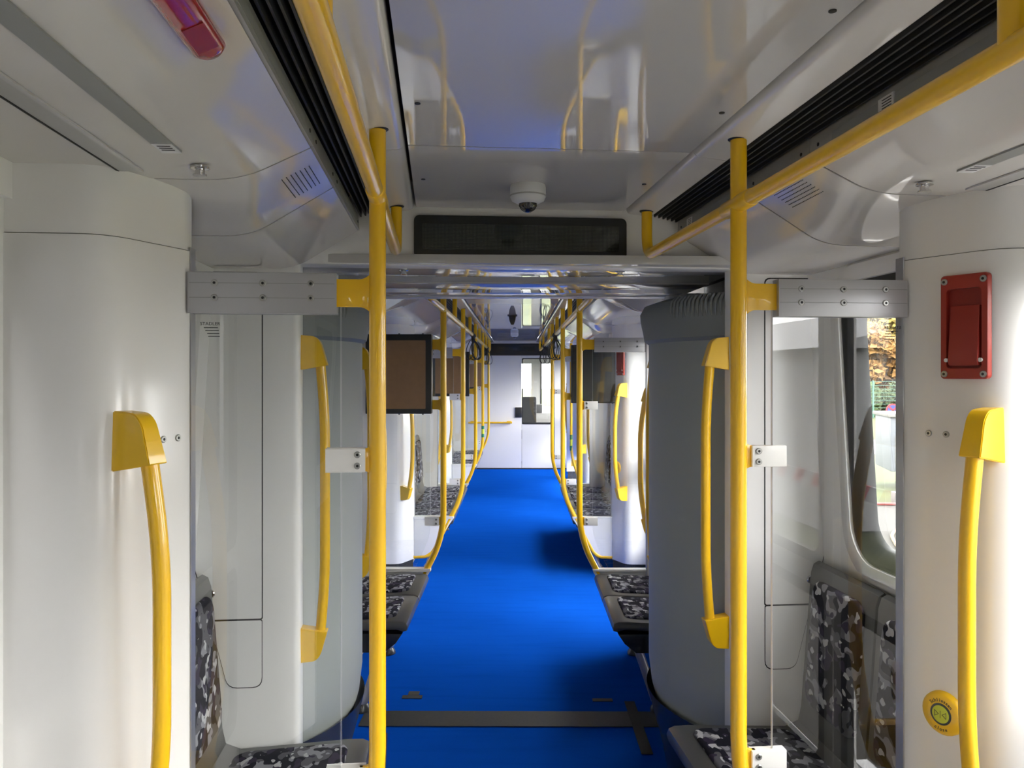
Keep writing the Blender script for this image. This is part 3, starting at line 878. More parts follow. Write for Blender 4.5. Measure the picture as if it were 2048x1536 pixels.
# ---------------------------------------------------------------- wall handrails with caps
def rail_parts(zt, zb, n_rail, w=.05, capd=.062, key=''):
    """in local (x = out from the wall, y = along, z)"""
    def f():
        cap = []
        for sg, z in ((1, zt), (-1, zb)):
            poly = [(-.01, z), (capd * .72, z - sg * .004), (capd, z - sg * .022), (capd + .022, z - sg * .100), (-.01, z - sg * .116)]
            poly = fillet2(poly, [0, .018, .02, .003, 0], 3)
            bm = bmesh.new()
            n = len(poly)
            v0 = [bm.verts.new((p[0], -w * (.46 - .06 * (abs(p[1] - z) < .05)), p[1])) for p in poly]
            v1 = [bm.verts.new((p[0], w * (.46 - .06 * (abs(p[1] - z) < .05)), p[1])) for p in poly]
            bm.faces.new(v0); bm.faces.new(v1)
            for i in range(n): bm.faces.new((v0[i], v1[i], v1[(i + 1) % n], v0[(i + 1) % n]))
            bmesh.ops.recalc_face_normals(bm, faces=bm.faces[:])
            e = [e for e in bm.edges if (e.verts[0] in v0) == (e.verts[1] in v0)]
            bmesh.ops.bevel(bm, geom=e, offset=.005, segments=2, affect='EDGES', clamp_overlap=True)
            cap.append(MB().bm(bm).mesh('end_cap', 'yellow_cap', 40))
        L = zt - zb
        path = fillet([(capd - .004, 0, zt - .070), (n_rail, 0, zt - .27), (n_rail, 0, zb + .27), (capd - .004, 0, zb + .070)], .10)
        t = MB().tube(path, .0165, 16).mesh('tube', 'yellow_paint', 60)
        return cap, t
    return cached(('rail', zt, zb, n_rail, key), f)
def wall_rail(frame, base, ang, zt, zb, n_rail, label, group):
    caps, t = rail_parts(zt, zb, n_rail)
    r = thing('wall_handrail', label, 'handrail', frame, base, group, rotz=ang)
    for c in caps: obj('end_cap', c, r)
    obj('tube', t, r)
    return r
# pillar face: from (.80, 0) to (.893, .200 d); unit normal towards aisle and doorway
def face_pt(s, d, u, n=0): return (s * (.80 + .093 * u - .9033 * n), d * (.004 + .196 * u + .4286 * n))
def face_ang(s, d): return math.atan2(.4286 * d, -.9033 * s)
for (fr, a, s, d, lab) in [(M_NEAR, 1.76, -1, -1, 'curved yellow handrail on the white door pillar before the gangway, with no emergency handle above'),
                           (M_NEAR, 1.76, 1, -1, 'curved yellow handrail under the red emergency handle before the gangway')] + \
        [(M_FAR, a, s, d, 'curved yellow handrail on the %s door pillar beyond the gangway, %s side' % (ORD[a], ROW[s])) for s in (-1, 1) for a, d in ((4.76, 1), (6.5, -1), (8.45, 1), (10.25, -1), (12.35, 1))]:
    x, y = face_pt(s, d, .80 if s < 0 else .90)
    wall_rail(fr, (x, a + y, 0), face_ang(s, d), 1.56, .63, .092, lab, 'curved yellow handrails on door pillars')
for s in (-1, 1):
    wall_rail(M_NEAR, (s * .72, 2.685, 0), 0 if s < 0 else math.pi, 1.758, .685, .075, 'curved yellow handrail on the edge of the gangway opening, ' + ROW[s] + ' side', 'curved yellow handrails at the gangway')
    wall_rail(M_FAR, (s * .72, 3.705, 0), 0 if s < 0 else math.pi, 1.758, .685, .075, 'curved yellow handrail on the far edge of the gangway, ' + ROW[s] + ' side', 'curved yellow handrails at the gangway')
r = thing('cab_handrail', 'straight yellow handrail across the white cab wall', 'handrail', M_FAR, (0, FAR1, .80))
obj('tube', MB().tube([(-.80, -.055, 0), (-.05, -.055, 0)], .016, 14).mesh('tube', 'yellow_paint', 60), r)
for x in (-.10, -.72): obj('bracket', MB().box(x - .04, x + .04, -.07, .0, -.012, .026, .004).mesh('bracket', 'yellow_paint'), r)

# ================================================================== SEATS
def seat_meshes(s, w):
    def f():
        h = w / 2 - .004
        prof = [(.492, .405), (.487, .425), (.494, .443), (.515, .452), (.560, .453), (.90, .436), (.945, .455), (.955, .50), (.990, .955), (1.000, .985), (1.018, .995), (1.032, .985), (1.033, .95), (1.0, .50), (.98, .42), (.94, .395), (.54, .41), (.51, .400)]
        shell = MB().prism([(s * x, z) for x, z in prof], -h, h, 'y', .012).mesh('shell', 'seat_shell', 40)
        # seat cushion: rounded slab lying on the shell
        m = .05
        pr = rrect(.555, .905, -h + m, h - m, .045, 5)
        def zs(x): return .453 + (x - .56) / (.90 - .56) * (.436 - .453)
        rows = []
        cx = sum(p[0] for p in pr) / len(pr)
        for k, up in ((1.0, -.004), (1.0, .004), (.985, .009), (.95, .012), (.5, .014)):
            rows.append([(s * (cx + (p[0] - cx) * k), p[1] * k, zs(cx + (p[0] - cx) * k) + up) for p in pr])
        mb = MB().loft(rows, True); n = len(pr); mb.f.append([len(mb.v) - n + i for i in range(n)])
        cush = mb.mesh('seat_cushion', 'camouflage_fabric', 50)
        pr = rrect(.535, .945, -h + m, h - m, .045, 5)     # (z, a)
        def xb(z): return .955 + (z - .50) / .455 * .035
        rows = []
        cz = sum(p[0] for p in pr) / len(pr)
        for k, up in ((1.0, -.004), (1.0, .006), (.985, .012), (.95, .016), (.5, .019)):
            rows.append([(s * (xb(cz + (p[0] - cz) * k) - up), p[1] * k, cz + (p[0] - cz) * k) for p in pr])
        mb = MB().loft(rows, True); n = len(pr); mb.f.append([len(mb.v) - n + i for i in range(n)])
        back = mb.mesh('back_cushion', 'camouflage_fabric', 50)
        return shell, cush, back
    return cached(('seat', s, round(w, 4)), f)
def bench(frame, s, a0, a1, n, where):
    w = (a1 - a0) / n
    sh, cu, bk = seat_meshes(s, w)
    g = 'camouflage seats, ' + where
    names = ['end', 'other end'] if n == 2 else ['first', 'second', 'third', 'fourth']
    for k in range(n):
        lab = '%s patterned seat from the gangway, %s' % (['first', 'second', 'third', 'fourth'][(n - 1 - k) if frame is M_NEAR else k], where)
        r = thing('passenger_chair', lab, 'seat', frame, (0, a0 + w * (k + .5), 0), g)
        obj('shell', sh, r); obj('seat_cushion', cu, r); obj('back_cushion', bk, r)
    r = thing('under_seat_box', 'black under-seat frame with grey struts, ' + where, 'seat base', frame, (0, (a0 + a1) / 2, 0), 'under-seat boxes')
    h = (a1 - a0) / 2
    obj('beam', MB().prism([(s * x, z) for x, z in ((.515, .390), (1.03, .390), (1.03, .30), (.60, .30), (.545, .345))], -h + .01, h - .01, 'y', .004).mesh('beam', 'black_plastic'), r)
    for yy in (-h + .07, h - .07):
        obj('strut', MB().tube([(s * .615, yy, .31), (s * .70, yy, .06), (s * .72, yy, .035)], .022, 14).mesh('strut', 'aluminium', 60), r)
        obj('foot', MB().lathe([(.045, 0), (.045, .012), (.03, .035)], (s * .72, yy, .002)).mesh('foot', 'black_plastic'), r)
    obj('heater_panel', MB().box(s * .86, s * 1.04, -h + .02, h - .02, .02, .30, .006).mesh('heater_panel', 'lamp_strip'), r)
bench(M_NEAR, -1, 1.79, 2.63, 2, 'bay in front of the locked cabinet before the gangway')
bench(M_NEAR, 1, 1.79, 2.63, 2, 'bay under the window beside the red emergency handle')
for s in (-1, 1):
    bench(M_FAR, s, 3.80, 4.73, 2, 'short bay just beyond the gangway, %s side' % ROW[s])
    bench(M_FAR, s, 6.53, 8.42, 4, 'long bay beyond the gangway, %s side' % ROW[s])
bench(M_FAR, -1, 10.28, 12.32, 4, 'last bay before the cab, cardboard monitor side')
r = thing('tip_up_seat', 'grey folded tip-up seat on the wall of the open bay', 'seat', M_FAR, (1.0, 10.9, 0))
obj('backrest', MB().prism(rrect(-.22, .22, .62, 1.08, .12), -.03, .03, 'x', .01).mesh('backrest', 'seat_shell'), r)
obj('folded_pan', MB().prism(rrect(-.21, .21, .36, .80, .08), -.14, -.06, 'x', .015).mesh('folded_pan', 'seat_shell'), r)
obj('hinge', MB().tube([(-.03, -.2, .42), (-.03, .2, .42)], .02, 10).mesh('hinge', 'aluminium'), r)

# ================================================================== MONITORS
def monitor(a, s, label, face, front, extra_reach=0):
    """housing beside the pole; front -1 faces the gangway"""
    r = thing('passenger_monitor', label, 'monitor', M_FAR, (s * .665, a, 1.63), 'passenger monitors on the poles')
    hx, hz = .195, .235
    obj('housing', MB().box(-hx, hx, -.035, .035, -hz, hz, .006).mesh('housing', 'black_plastic'), r)
    if face == 'cardboard':
        obj('cover_board', MB().prism(rrect(-hx + .035, hx - .035, -hz + .03, hz - .037, .004), front * .034, front * .0372, 'y').mesh('cover_board', 'cardboard'), r)
    else:
        obj('screen', MB().prism(rrect(-hx + .012, hx - .012, -hz + .012, hz - .012, .006), front * .034, front * .0362, 'y').mesh('screen', 'monitor_black'), r)
        obj('side_grille', MB().box(-hx - .002, -hx + .002, -.02, .02, -hz + .05, hz - .05).mesh('side_grille', 'black_rubber'), r)
    for x in (-.14, 0, .14):
        for z in (hz, -hz - .006):
            obj('bolt', cached('mbolt', lambda: MB().box(-.005, .005, -.006, .006, 0, .006, .001).mesh('bolt', 'black_rubber')), r).location = (x, 0, z)
    return r
for a in (4.76, 8.45, 12.35):
    monitor(a - .02, -1, '%s passenger monitor covered with brown cardboard, counted from the gangway' % {4.76: 'first', 8.45: 'second', 12.35: 'third'}[a], 'cardboard', -1)
monitor(6.5 - .02, 1, 'black switched off passenger monitor beyond the gangway', 'black', -1)

# ================================================================== EMERGENCY HANDLES, BUTTON, SCREWS ON PILLARS
def emergency_handle(frame, a, s, d, label):
    x, y = face_pt(s, d, .66, .001)
    r = thing('emergency_handle', label, 'emergency handle', frame, (x, a + y, 1.732), 'red emergency handles', rotz=face_ang(s, d) - rad(90))
    # local: x along the face, y out of the face, z up
    W, H = .0515, .1125
    o = rrect(-W, W, -H, H, .008); i = rrect(-.038, .038, -.090, .082, .008)
    mb = MB().loft([[(p[0], -.002, p[1]) for p in o], [(p[0], .010, p[1]) for p in o], [(p[0], .012, p[1]) for p in [(q[0] * .97, q[1] * .985) for q in o]], [(p[0], .012, p[1]) for p in i], [(p[0], .0, p[1]) for p in i]], True)
    obj('frame_plate', mb.mesh('frame_plate', 'red_plastic', 40), r)
    obj('recess', MB().box(-.040, .040, -.003, .001, -.092, .084).mesh('recess', 'red_dark'), r)
    obj('lever', MB().prism([(.001, .045), (.009, .045), (.020, -.075), (.016, -.084), (.001, -.084)], -.033, .031, 'x', .003).mesh('lever', 'red_lever'), r)
    for xx in (-.0365, .0365): obj('seal', MB().lathe([(.0045, .012), (.0045, .0165)], (xx, 0, -.072), 'y', 10).mesh('seal', 'sticker_white'), r)
    for xx in (-.042, .042):
        for zz in (-.102, .099):
            q = obj('screw', screw_mesh(1), r); q.location = (xx, .012, zz)
            q = obj('socket', screw_hole(1), r); q.location = (xx, .012, zz)
    return r
emergency_handle(M_NEAR, 1.76, 1, -1, 'red emergency handle box on the white door pillar before the gangway')
emergency_handle(M_FAR, 6.5, 1, -1, 'red emergency handle on the second door pillar beyond the gangway')
emergency_handle(M_FAR, 4.76, 1, 1, 'red emergency handle on the first door pillar beyond the gangway')
emergency_handle(M_FAR, 10.25, 1, -1, 'red emergency handle on the fourth door pillar beyond the gangway')

def door_button(frame, a, s, d, u, z, label, writing=True):
    x, y = face_pt(s, d, u, 0)
    r = thing('door_button', label, 'button', frame, (x, a + y, z), 'yellow door buttons', rotz=face_ang(s, d) - rad(90))
    obj('body', MB().lathe([(.048, -.002), (.047, .008), (.042, .013), (.030, .0145)], (0, 0, 0), 'y', 28).mesh('body', 'yellow_cap', 50), r)
    if writing:
        obj('ring', MB().lathe([(.0235, .013), (.0235, .0158), (.019, .0158), (.019, .013)], (0, 0, 0), 'y', 28).mesh('ring', 'navy_ring'), r)
        k = obj('push_face', MB().lathe([(.019, .013), (.019, .0165), (.017, .0170)], (0, 0, 0), 'y', 28).mesh('push_face', 'lime'), r)
        R = Matrix.Rotation(rad(180), 4, 'Z') @ Matrix.Rotation(rad(90), 4, 'X')
        mb = MB()
        for p, q in (((-.013, -.0065), (-.013, .0065)), ((-.013, .0065), (-.004, 0)), ((-.004, 0), (-.013, -.0065)), ((.013, -.0065), (.013, .0065)), ((.013, .0065), (.004, 0)), ((.004, 0), (.013, -.0065)), ((0, -.008), (0, .008))):
            mb.tube([(p[0], .0172, p[1]), (q[0], .0172, q[1])], .0005, 6)
        obj('symbol', mb.mesh('symbol', 'ink'), r)
        for word, rr, top in (('Schliessen', .0300, True), ('close', .0310, False)):
            n = len(word); step = rad(10.5)
            for i, ch in enumerate(word):
                an = (i - (n - 1) / 2) * step
                if top: M = Matrix.Rotation(-an, 4, 'Z') @ Matrix.Translation((0, rr, 0))
                else: M = Matrix.Rotation(an, 4, 'Z') @ Matrix.Translation((0, -rr - .002, 0))
                obj('lettering', text_mesh('lettering', ch, .0105, 'ink', Matrix.Translation((0, .0150, 0)) @ R @ M), r)
    return r
door_button(M_NEAR, 1.76, 1, -1, .433, .882, 'round yellow door button with arrows beside the handrail')
door_button(M_FAR, 6.5, 1, -1, .42, .882, 'small round yellow button behind the handrail of the second pillar', False)

for s in (-1, 1):
    for u in ((.157, .343) if s < 0 else (.265, .45)):
        for nm, me in (('pillar_screw', screw_mesh(1)),):
            x, y = face_pt(s, -1, u, 0)
            o = single(nm, me, 'small steel screw on the white door pillar, %s' % ('below the red emergency handle' if s > 0 else 'beside the yellow handrail without emergency handle'), 'screw', M_NEAR, (x, 1.76 + y, 1.497), 'pillar screws', face_ang(s, -1) - rad(90))
            o.scale = (1.0, 1, 1.0)
            h = obj('socket', screw_hole(1), o)

# ================================================================== CEILING FITTINGS
r = thing('text_display', 'long black dot matrix display over the gangway opening', 'display', M_NEAR, (0, 2.63, 2.078))
obj('bezel', MB().prism(rrect(-.352, .352, -.070, .070, .018), -.012, .002, 'y', .002).mesh('bezel', 'black_plastic'), r)
obj('matrix', MB().prism(rrect(-.325, .325, -.042, .042, .004), -.0132, -.011, 'y').mesh('matrix', 'led_matrix'), r)
r = thing('text_display', 'dark dot matrix display in the black band over the cab wall', 'display', M_FAR, (.02, FAR1 - .012, 2.06))
obj('bezel', MB().prism(rrect(-.36, .36, -.06, .06, .01), -.012, .002, 'y').mesh('bezel', 'black_plastic'), r)
obj('matrix', MB().prism(rrect(-.32, .32, -.04, .04, .004), -.0135, -.011, 'y').mesh('matrix', 'led_matrix'), r)

def dome_camera(frame, l, a, label):
    r = thing('dome_camera', label, 'camera', frame, (l, a, ZC), 'dome cameras')
    obj('housing', MB().lathe([(.050, .002), (.052, -.008), (.0525, -.030), (.047, -.044), (.032, -.052), (.027, -.053)], (0, 0, 0), 'z', 28).mesh('housing', 'camera_white', 45), r)
    obj('dome', MB().lathe([(.027, -.050), (.026, -.060), (.020, -.070), (.010, -.0765), (.002, -.078)], (0, 0, 0), 'z', 24).mesh('dome', 'lens_black', 60), r)
    obj('joint_ring', MB().lathe([(.0528, -.029), (.0532, -.031), (.0528, -.033)], (0, 0, 0), 'z', 28).mesh('joint_ring', 'lamp_strip'), r)
    return r
dome_camera(M_NEAR, -.015, 2.30, 'white dome camera on the ceiling before the text display')
dome_camera(M_FAR, 0, 10.6, 'white dome camera on the ceiling near the cab wall')
r = thing('antenna_fin', 'small black fin hanging from the far ceiling', 'antenna', M_FAR, (-.01, 7.45, ZC))
obj('fin', MB().prism([(-.035, 0), (.035, 0), (.028, -.05), (.012, -.088), (-.012, -.088), (-.028, -.05)], -.045, .045, 'y', .006).mesh('fin', 'black_plastic'), r)
obj('base_plate', MB().box(-.045, .045, -.06, .06, -.006, .0).mesh('base_plate', 'black_rubber'), r)

def nozzle(frame, l, a, z, label):
    r = thing('ceiling_nozzle', label, 'nozzle', frame, (l, a, z), 'chrome ceiling nozzles')
    obj('flange', MB().lathe([(.017, .001), (.017, -.003), (.010, -.006)], (0, 0, 0), 'z', 18).mesh('flange', 'chrome'), r)
    obj('nozzle_head', MB().lathe([(.009, -.004), (.009, -.013), (.013, -.014), (.013, -.017)], (0, 0, 0), 'z', 14).mesh('nozzle_head', 'chrome'), r)
for s in (-1, 1):
    nozzle(M_NEAR, s * .722, 1.56, 2.021, 'chrome nozzle on the door ceiling, ' + ROW[s] + ' side')
    nozzle(M_GANG, s * .375, 2.76, 1.989, 'chrome nozzle under the gangway ceiling, ' + ROW[s] + ' side')
    # flat grey door light and recessed slot above the door
    o = single('door_light_strip', MB().box(-.018, .018, -.62, .62, -.0012, .002).mesh('door_light_strip', 'lamp_cover'), 'flat grey light strip in the door ceiling, ' + ROW[s] + ' side', 'light strip', M_NEAR, (s * .742, .84, 2.0222), 'grey door light strips')
    r = thing('curtain_slot', 'narrow recessed slot in the ceiling along the door, ' + ROW[s] + ' side', 'slot', M_NEAR, (s * .865, .84, 2.0218), 'door ceiling slots')
    obj('slot_bed', MB().box(-.022, .022, -.76, .76, -.0022, .002).mesh('slot_bed', 'lamp_strip'), r)
    obj('slot_shadow_gap', MB().box(s * .018, s * .022, -.76, .76, -.0032, .001).mesh('slot_shadow_gap', 'black_gap'), r)
    obj('slot_lip', MB().box(-s * .026, -s * .018, -.76, .76, -.0025, .001).mesh('slot_lip', 'ceiling_satin'), r)
    # white stickers
    M = Matrix.Translation((0, 0, 0))
    r = thing('notice_sticker', 'small white sticker at the end of the grey light strip, ' + ROW[s] + ' side', 'sticker', M_NEAR, (s * .742, 1.435, 2.0208), 'ceiling stickers')
    obj('paper', MB().box(-.017, .017, -.028, .028, -.0008, .0).mesh('paper', 'sticker_white'), r)
    for k in range(3): obj('print_line', MB().box(-.011, .011, -.018 + k * .012, -.014 + k * .012, -.0013, -.0007).mesh('print_line', 'ink'), r)
    # speaker grille in the blended panel: rows of small holes
    def gr():
        mb = MB()
        for i in range(7):
            u = (i + 1) / 8.0
            for j in range(22):
                a = 1.775 + j * .0072
                k = smooth((a - 1.672) / .346)
                P = side_profile(k, s)
                p0, p1 = Vector(P[0]), Vector(P[2])
                q = p0 + (p1 - p0).normalized() * (.022 + .011 * i)
                nrm = Vector((-(p1.y - p0.y), p1.x - p0.x)).normalized()
                if nrm.y > 0: nrm = -nrm
                q = q + nrm * .0006
                mb.box(q.x - .0009, q.x + .0009, a - .0011, a + .0011, q.y - .0008, q.y + .0008)
        return mb.mesh('speaker_holes', 'black_gap')
    o = single('speaker_grille', gr(), 'rows of fine speaker holes in the cove panel, ' + ROW[s] + ' side', 'speaker', M_NEAR, (0, 0, 0), 'speaker grilles')
    o['kind'] = 'stuff'
    # screws of the middle ceiling
    for a in (1.15, 1.62, 2.25):
        o = single('ceiling_screw', cached('cscrew', lambda: MB().lathe([(.006, 0), (.006, -.002), (.003, -.0022)], (0, 0, 0), 'z', 12).mesh('ceiling_screw', 'black_rubber')), 'tiny dark screw in the glossy middle ceiling panel', 'screw', M_NEAR, (s * .315, a, ZC), 'ceiling screws')

for s, a in ((1, 1.37), (1, 2.50)):
    r = thing('notice_sticker', 'small white sticker on the lamp strip, ' + ('over the door' if a < 2 else 'next to the text display'), 'sticker', M_NEAR, (s * .5285, a, 2.117), 'ceiling stickers')
    obj('paper', MB().box(-.0012, .0012, -.025, .025, -.013, .013).mesh('paper', 'sticker_white'), r)
    for k in range(4): obj('print_line', MB().box(-.0018, .0, -.018, .012, -.008 + k * .005, -.0065 + k * .005).mesh('print_line', 'ink'), r)

# red door warning lamp
def warning_lamp(frame, s, a, label):
    r = thing('warning_lamp', label, 'lamp', frame, (s * .580, a, 2.071), 'red door warning lamps')
    tilt = Matrix.Rotation(-s * rad(-25), 4, 'Y')
    pr = rrect(-.024, .024, -.21, .21, .0235, 6)
    rows = [[(p[0] * k, p[1] * (1 - (1 - k) * .12), -h) for p in pr] for k, h in ((1, -.006), (1, .008), (.92, .016), (.7, .021), (.3, .0225))]
    mb = MB().loft(rows, True); n = len(pr); mb.f.append([len(mb.v) - n + i for i in range(n)])
    for i, v in enumerate(mb.v): mb.v[i] = tilt @ v
    obj('red_lens', mb.mesh('red_lens', 'red_lens', 60), r)
    mb = MB().box(-.014, .014, .10, .17, -.0236, -.0215)
    for i, v in enumerate(mb.v): mb.v[i] = tilt @ v
    obj('inner_label', mb.mesh('inner_label', 'red_plastic'), r)
warning_lamp(M_NEAR, -1, .90, 'red oblong door warning lamp over the door without emergency handle')

# ================================================================== FLOOR TAPES
def tape(name, l0, l1, a0, a1, label, z=.0015, rot=0, frame=M_FAR):
    me = MB().box(-(l1 - l0) / 2, (l1 - l0) / 2, -(a1 - a0) / 2, (a1 - a0) / 2, 0, .0018).mesh(name, 'tape')
    single(name, me, label, 'tape', frame, ((l0 + l1) / 2, (a0 + a1) / 2, z), 'dark tapes on the carpet', rot)
tape('floor_tape', -.70, .70, 3.775, 3.86, 'wide dark tape across the blue carpet, strip nearer the cab')
tape('floor_tape', -.70, .70, 3.69, 3.772, 'wide dark tape across the blue carpet, strip nearer the gangway', .0036)
tape('floor_tape', .565, .615, 3.42, 3.97, 'short dark tape along the carpet edge crossing the wide tapes', .006)
tape('floor_tape', -.60, -.53, 3.28, 3.62, 'short dark tape along the carpet edge beside the gangway column', .0015, rad(8))
tape('tape_patch', -.545, -.445, 4.01, 4.05, 'thin torn tape patch on the carpet, cardboard monitor side')
tape('tape_patch', -.52, -.465, 4.052, 4.10, 'little torn tape scrap above the thin patch, cardboard monitor side')
tape('tape_patch', .41, .51, 3.98, 4.015, 'thin torn tape patch on the carpet, black monitor side')

# ================================================================== OUTSIDE
ZG = -.95
struct('ground', MB().add([(-90, -60, ZG - .02), (120, -60, ZG - .02), (120, 140, ZG - .02), (-90, 140, ZG - .02)], [(0, 1, 2, 3)]).mesh('ground', 'grass'), Matrix.Identity(4), 'sunlit lawn outside the window')
def slab(name, pts, m, z, label):
    struct(name, MB().prism(pts, ZG - .02, z, 'z').mesh(name, m), Matrix.Identity(4), label)
slab('driveway', [(2.2, 9.6), (6.5, 15.5), (24, 21), (40, 22), (40, 14), (12, 9), (7, 4), (2.6, 4)], 'asphalt', ZG + .005, 'grey asphalt drive outside the window')
slab('footpath', [(8, 25.5), (60, 30), (60, 34), (8, 31)], 'path_stone', ZG + .01, 'pale footpath crossing the lawn')
slab('kerb', [(2.0, 7.9), (9.0, 9.6), (9.0, 9.75), (2.0, 8.05)], 'concrete', ZG + .10, 'pale kerb stone between lawn and drive')

def pix(px, y, depth):      # photo pixel at a given depth from the camera -> world point
    p = Vector(((px - 1024) / F_PX * depth, depth, (748 - y) / F_PX * depth))
    return CAM + Matrix.Rotation(rad(.358), 3, 'Z') @ p

slab('paving', [(-2.9, -30), (-1.3, -30), (-1.3, 40), (-2.9, 40)], 'asphalt', ZG + .004, 'asphalt yard beside the track')
slab('gravel', [(1.3, -20), (5.5, -20), (5.5, 3.6), (1.3, 3.6)], 'asphalt', ZG + .004, 'pale paving beside the doors')
hall = thing('light_blocking_hall', 'unseen hall added to block sky light from the asphalt yard side', 'light blocker', Matrix.Identity(4), (-2.9, 4, ZG))  # unseen hall, added to keep sky light out of the left windows
obj('blocking_wall', MB().box(-6, 0, -28, 30, 0, 5.2).mesh('blocking_wall', 'light_blocking_dark'), hall)
obj('blocking_roof', MB().prism([(-6.4, 5.0), (1.45, 4.6), (1.45, 4.75), (-3, 7.5), (-6.4, 6.4)], -28.3, 30.3, 'y').mesh('blocking_roof', 'cab_grey'), hall)  # overhang shaped to shut out the sky on that side
for k in range(9):
    o = obj('blocking_gate', cached('gate', lambda: MB().box(0, .06, -1.8, 1.8, 0, 4.2).mesh('blocking_gate', 'cab_grey')), hall); o.location = (0, -24 + k * 6, 0)
# trailer
b = pix(1792, 975, 18.2)
t = thing('generator_trailer', 'grey metal box trailer parked on the drive outside', 'trailer', Matrix.Identity(4), (b.x, b.y, ZG), rotz=rad(-12))
obj('box_body', MB().box(-.25, 1.9, -.6, .9, .42, 1.62, .03).mesh('box_body', 'galvanised'), t)
obj('roof', MB().box(-.30, 1.95, -.65, .95, 1.62, 1.70, .02).mesh('roof', 'path_stone'), t)
obj('wheel', MB().lathe([(.22, -.1), (.33, -.09), (.34, 0), (.33, .09), (.22, .1)], (.42, -.68, .34), 'y', 20).mesh('wheel', 'tyre'), t)
obj('hub', MB().lathe([(.2, -.12), (.2, -.09)], (.42, -.68, .34), 'y', 16).mesh('hub', 'chrome'), t)
obj('mudguard', MB().loft([[(.42 + .42 * math.cos(rad(k * 18)), y, .34 + .42 * math.sin(rad(k * 18))) for k in range(11)] for y in (-.82, -.55)]).mesh('mudguard', 'galvanised'), t)
obj('handle', MB().box(-.02, .04, -.64, -.60, 1.0, 1.35, .01).mesh('handle', 'cab_grey'), t)
obj('panel', MB().box(-.16, .16, -.615, -.598, .6, 1.2).mesh('panel', 'path_stone'), t)
# no-parking sign
b = pix(1784, 835, 22)
t = thing('road_sign', 'round red and blue no-stopping sign outside', 'sign', Matrix.Identity(4), (b.x, b.y, ZG))
zc = pix(1784, 821, 22).z - ZG
obj('post', MB().tube([(0, 0, 0), (0, 0, zc + .15)], .03, 10).mesh('post', 'galvanised'), t)
obj('disc', MB().lathe([(.19, -.05), (.19, -.035)], (0, 0, zc), 'y', 24).mesh('disc', 'sign_red'), t)
obj('blue_field', MB().lathe([(.15, -.056), (.15, -.05)], (0, 0, zc), 'y', 24).mesh('blue_field', 'sign_blue'), t)
for an in (45, -45):
    mb = MB().box(-.15, .15, -.062, -.055, -.02, .02)
    mb.v = [Matrix.Rotation(rad(an), 3, 'Y') @ v + Vector((0, 0, zc)) for v in mb.v]
    obj('bar', mb.mesh('bar', 'sign_red'), t)
# lamp posts
for px, dep, zt, nm, lab, m, rr in ((1717, 27, 9, 'lamp_post', 'pale grey lamp post behind the window edge', 'galvanised', .085), (1806, 33, 4.6, 'flag_pole', 'cream banner post behind the trailer', 'path_stone', .12)):
    b = pix(px, 800, dep)
    t = thing(nm, lab, 'post', Matrix.Identity(4), (b.x, b.y, ZG))
    obj('shaft', MB().tube([(0, 0, 0), (0, 0, .5), (0, 0, zt - ZG)], [rr * 1.2, rr * 1.05, rr * .8], 12).mesh('shaft', m), t)
    obj('arm', MB().tube([(0, 0, zt - ZG - .1), (-.6, 0, zt - ZG), (-1.0, 0, zt - ZG)], rr * .5, 8).mesh('arm', m), t)
# fence
ft = thing('mesh_fence', 'green wire mesh fence along the lawn', 'fence', Matrix.Identity(4), (18, 47, ZG), rotz=rad(4))
for k in range(9): 
    o = obj('fence_post', cached('fpost', lambda: MB().box(-.04, .04, -.04, .04, 0, 2.2).mesh('fence_post', 'fence_green')), ft); o.location = (-2 + k * 2.5, 0, 0)
for k in range(10):
    o = obj('wire', cached('fwire', lambda: MB().box(-2, 18, -.012, .012, -.012, .012).mesh('wire', 'fence_green')), ft); o.location = (0, 0, .15 + k * .22)
# trees beyond the fence
def tree(x, y, h, crown, m, name, label):
    t = thing(name, label, 'tree', Matrix.Identity(4), (x, y, ZG), 'autumn trees beyond the fence')
    rnd = random.Random(int(x * 91 + y * 7))
    obj('trunk', MB().tube([(0, 0, 0), (.1, 0, h * .4), (-.1, .1, h * .8)], [.28, .2, .08], 9).mesh('trunk', 'trunk'), t)
    vs, fs = [], []
    clumps = [(Vector((rnd.uniform(-1, 1), rnd.uniform(-1, 1), rnd.uniform(-.9, 1))) * crown * .62 + Vector((0, 0, h * .5)), crown * rnd.uniform(.35, .6)) for _ in range(24)]
    for c, R in clumps:
        for _ in range(230):
            d = Vector((rnd.gauss(0, 1), rnd.gauss(0, 1), rnd.gauss(0, 1))).normalized() * R * rnd.uniform(.75, 1.05)
            p = c + d * Vector((1, 1, .8)).length / 1.62 if False else c + Vector((d.x, d.y, d.z * .8))
            a = Vector((rnd.gauss(0, 1), rnd.gauss(0, 1), rnd.gauss(0, 1))).normalized(); b2 = a.orthogonal().normalized()
            L = rnd.uniform(.20, .42)
            o = len(vs); vs += [p - a * L, p + b2 * L * .6, p + a * L, p - b2 * L * .6]; fs.append((o, o + 1, o + 2, o + 3))
    mb = MB(); mb.v = vs; mb.f = fs
    lf = obj('foliage', mb.mesh('foliage', m), t); lf['kind'] = 'stuff'
    for c, R in clumps[:7]:
        obj('branch', MB().tube([(0, 0, h * .35), c * .6 + Vector((0, 0, h * .2)), c], [.1, .06, .03], 6).mesh('branch', 'trunk'), t)
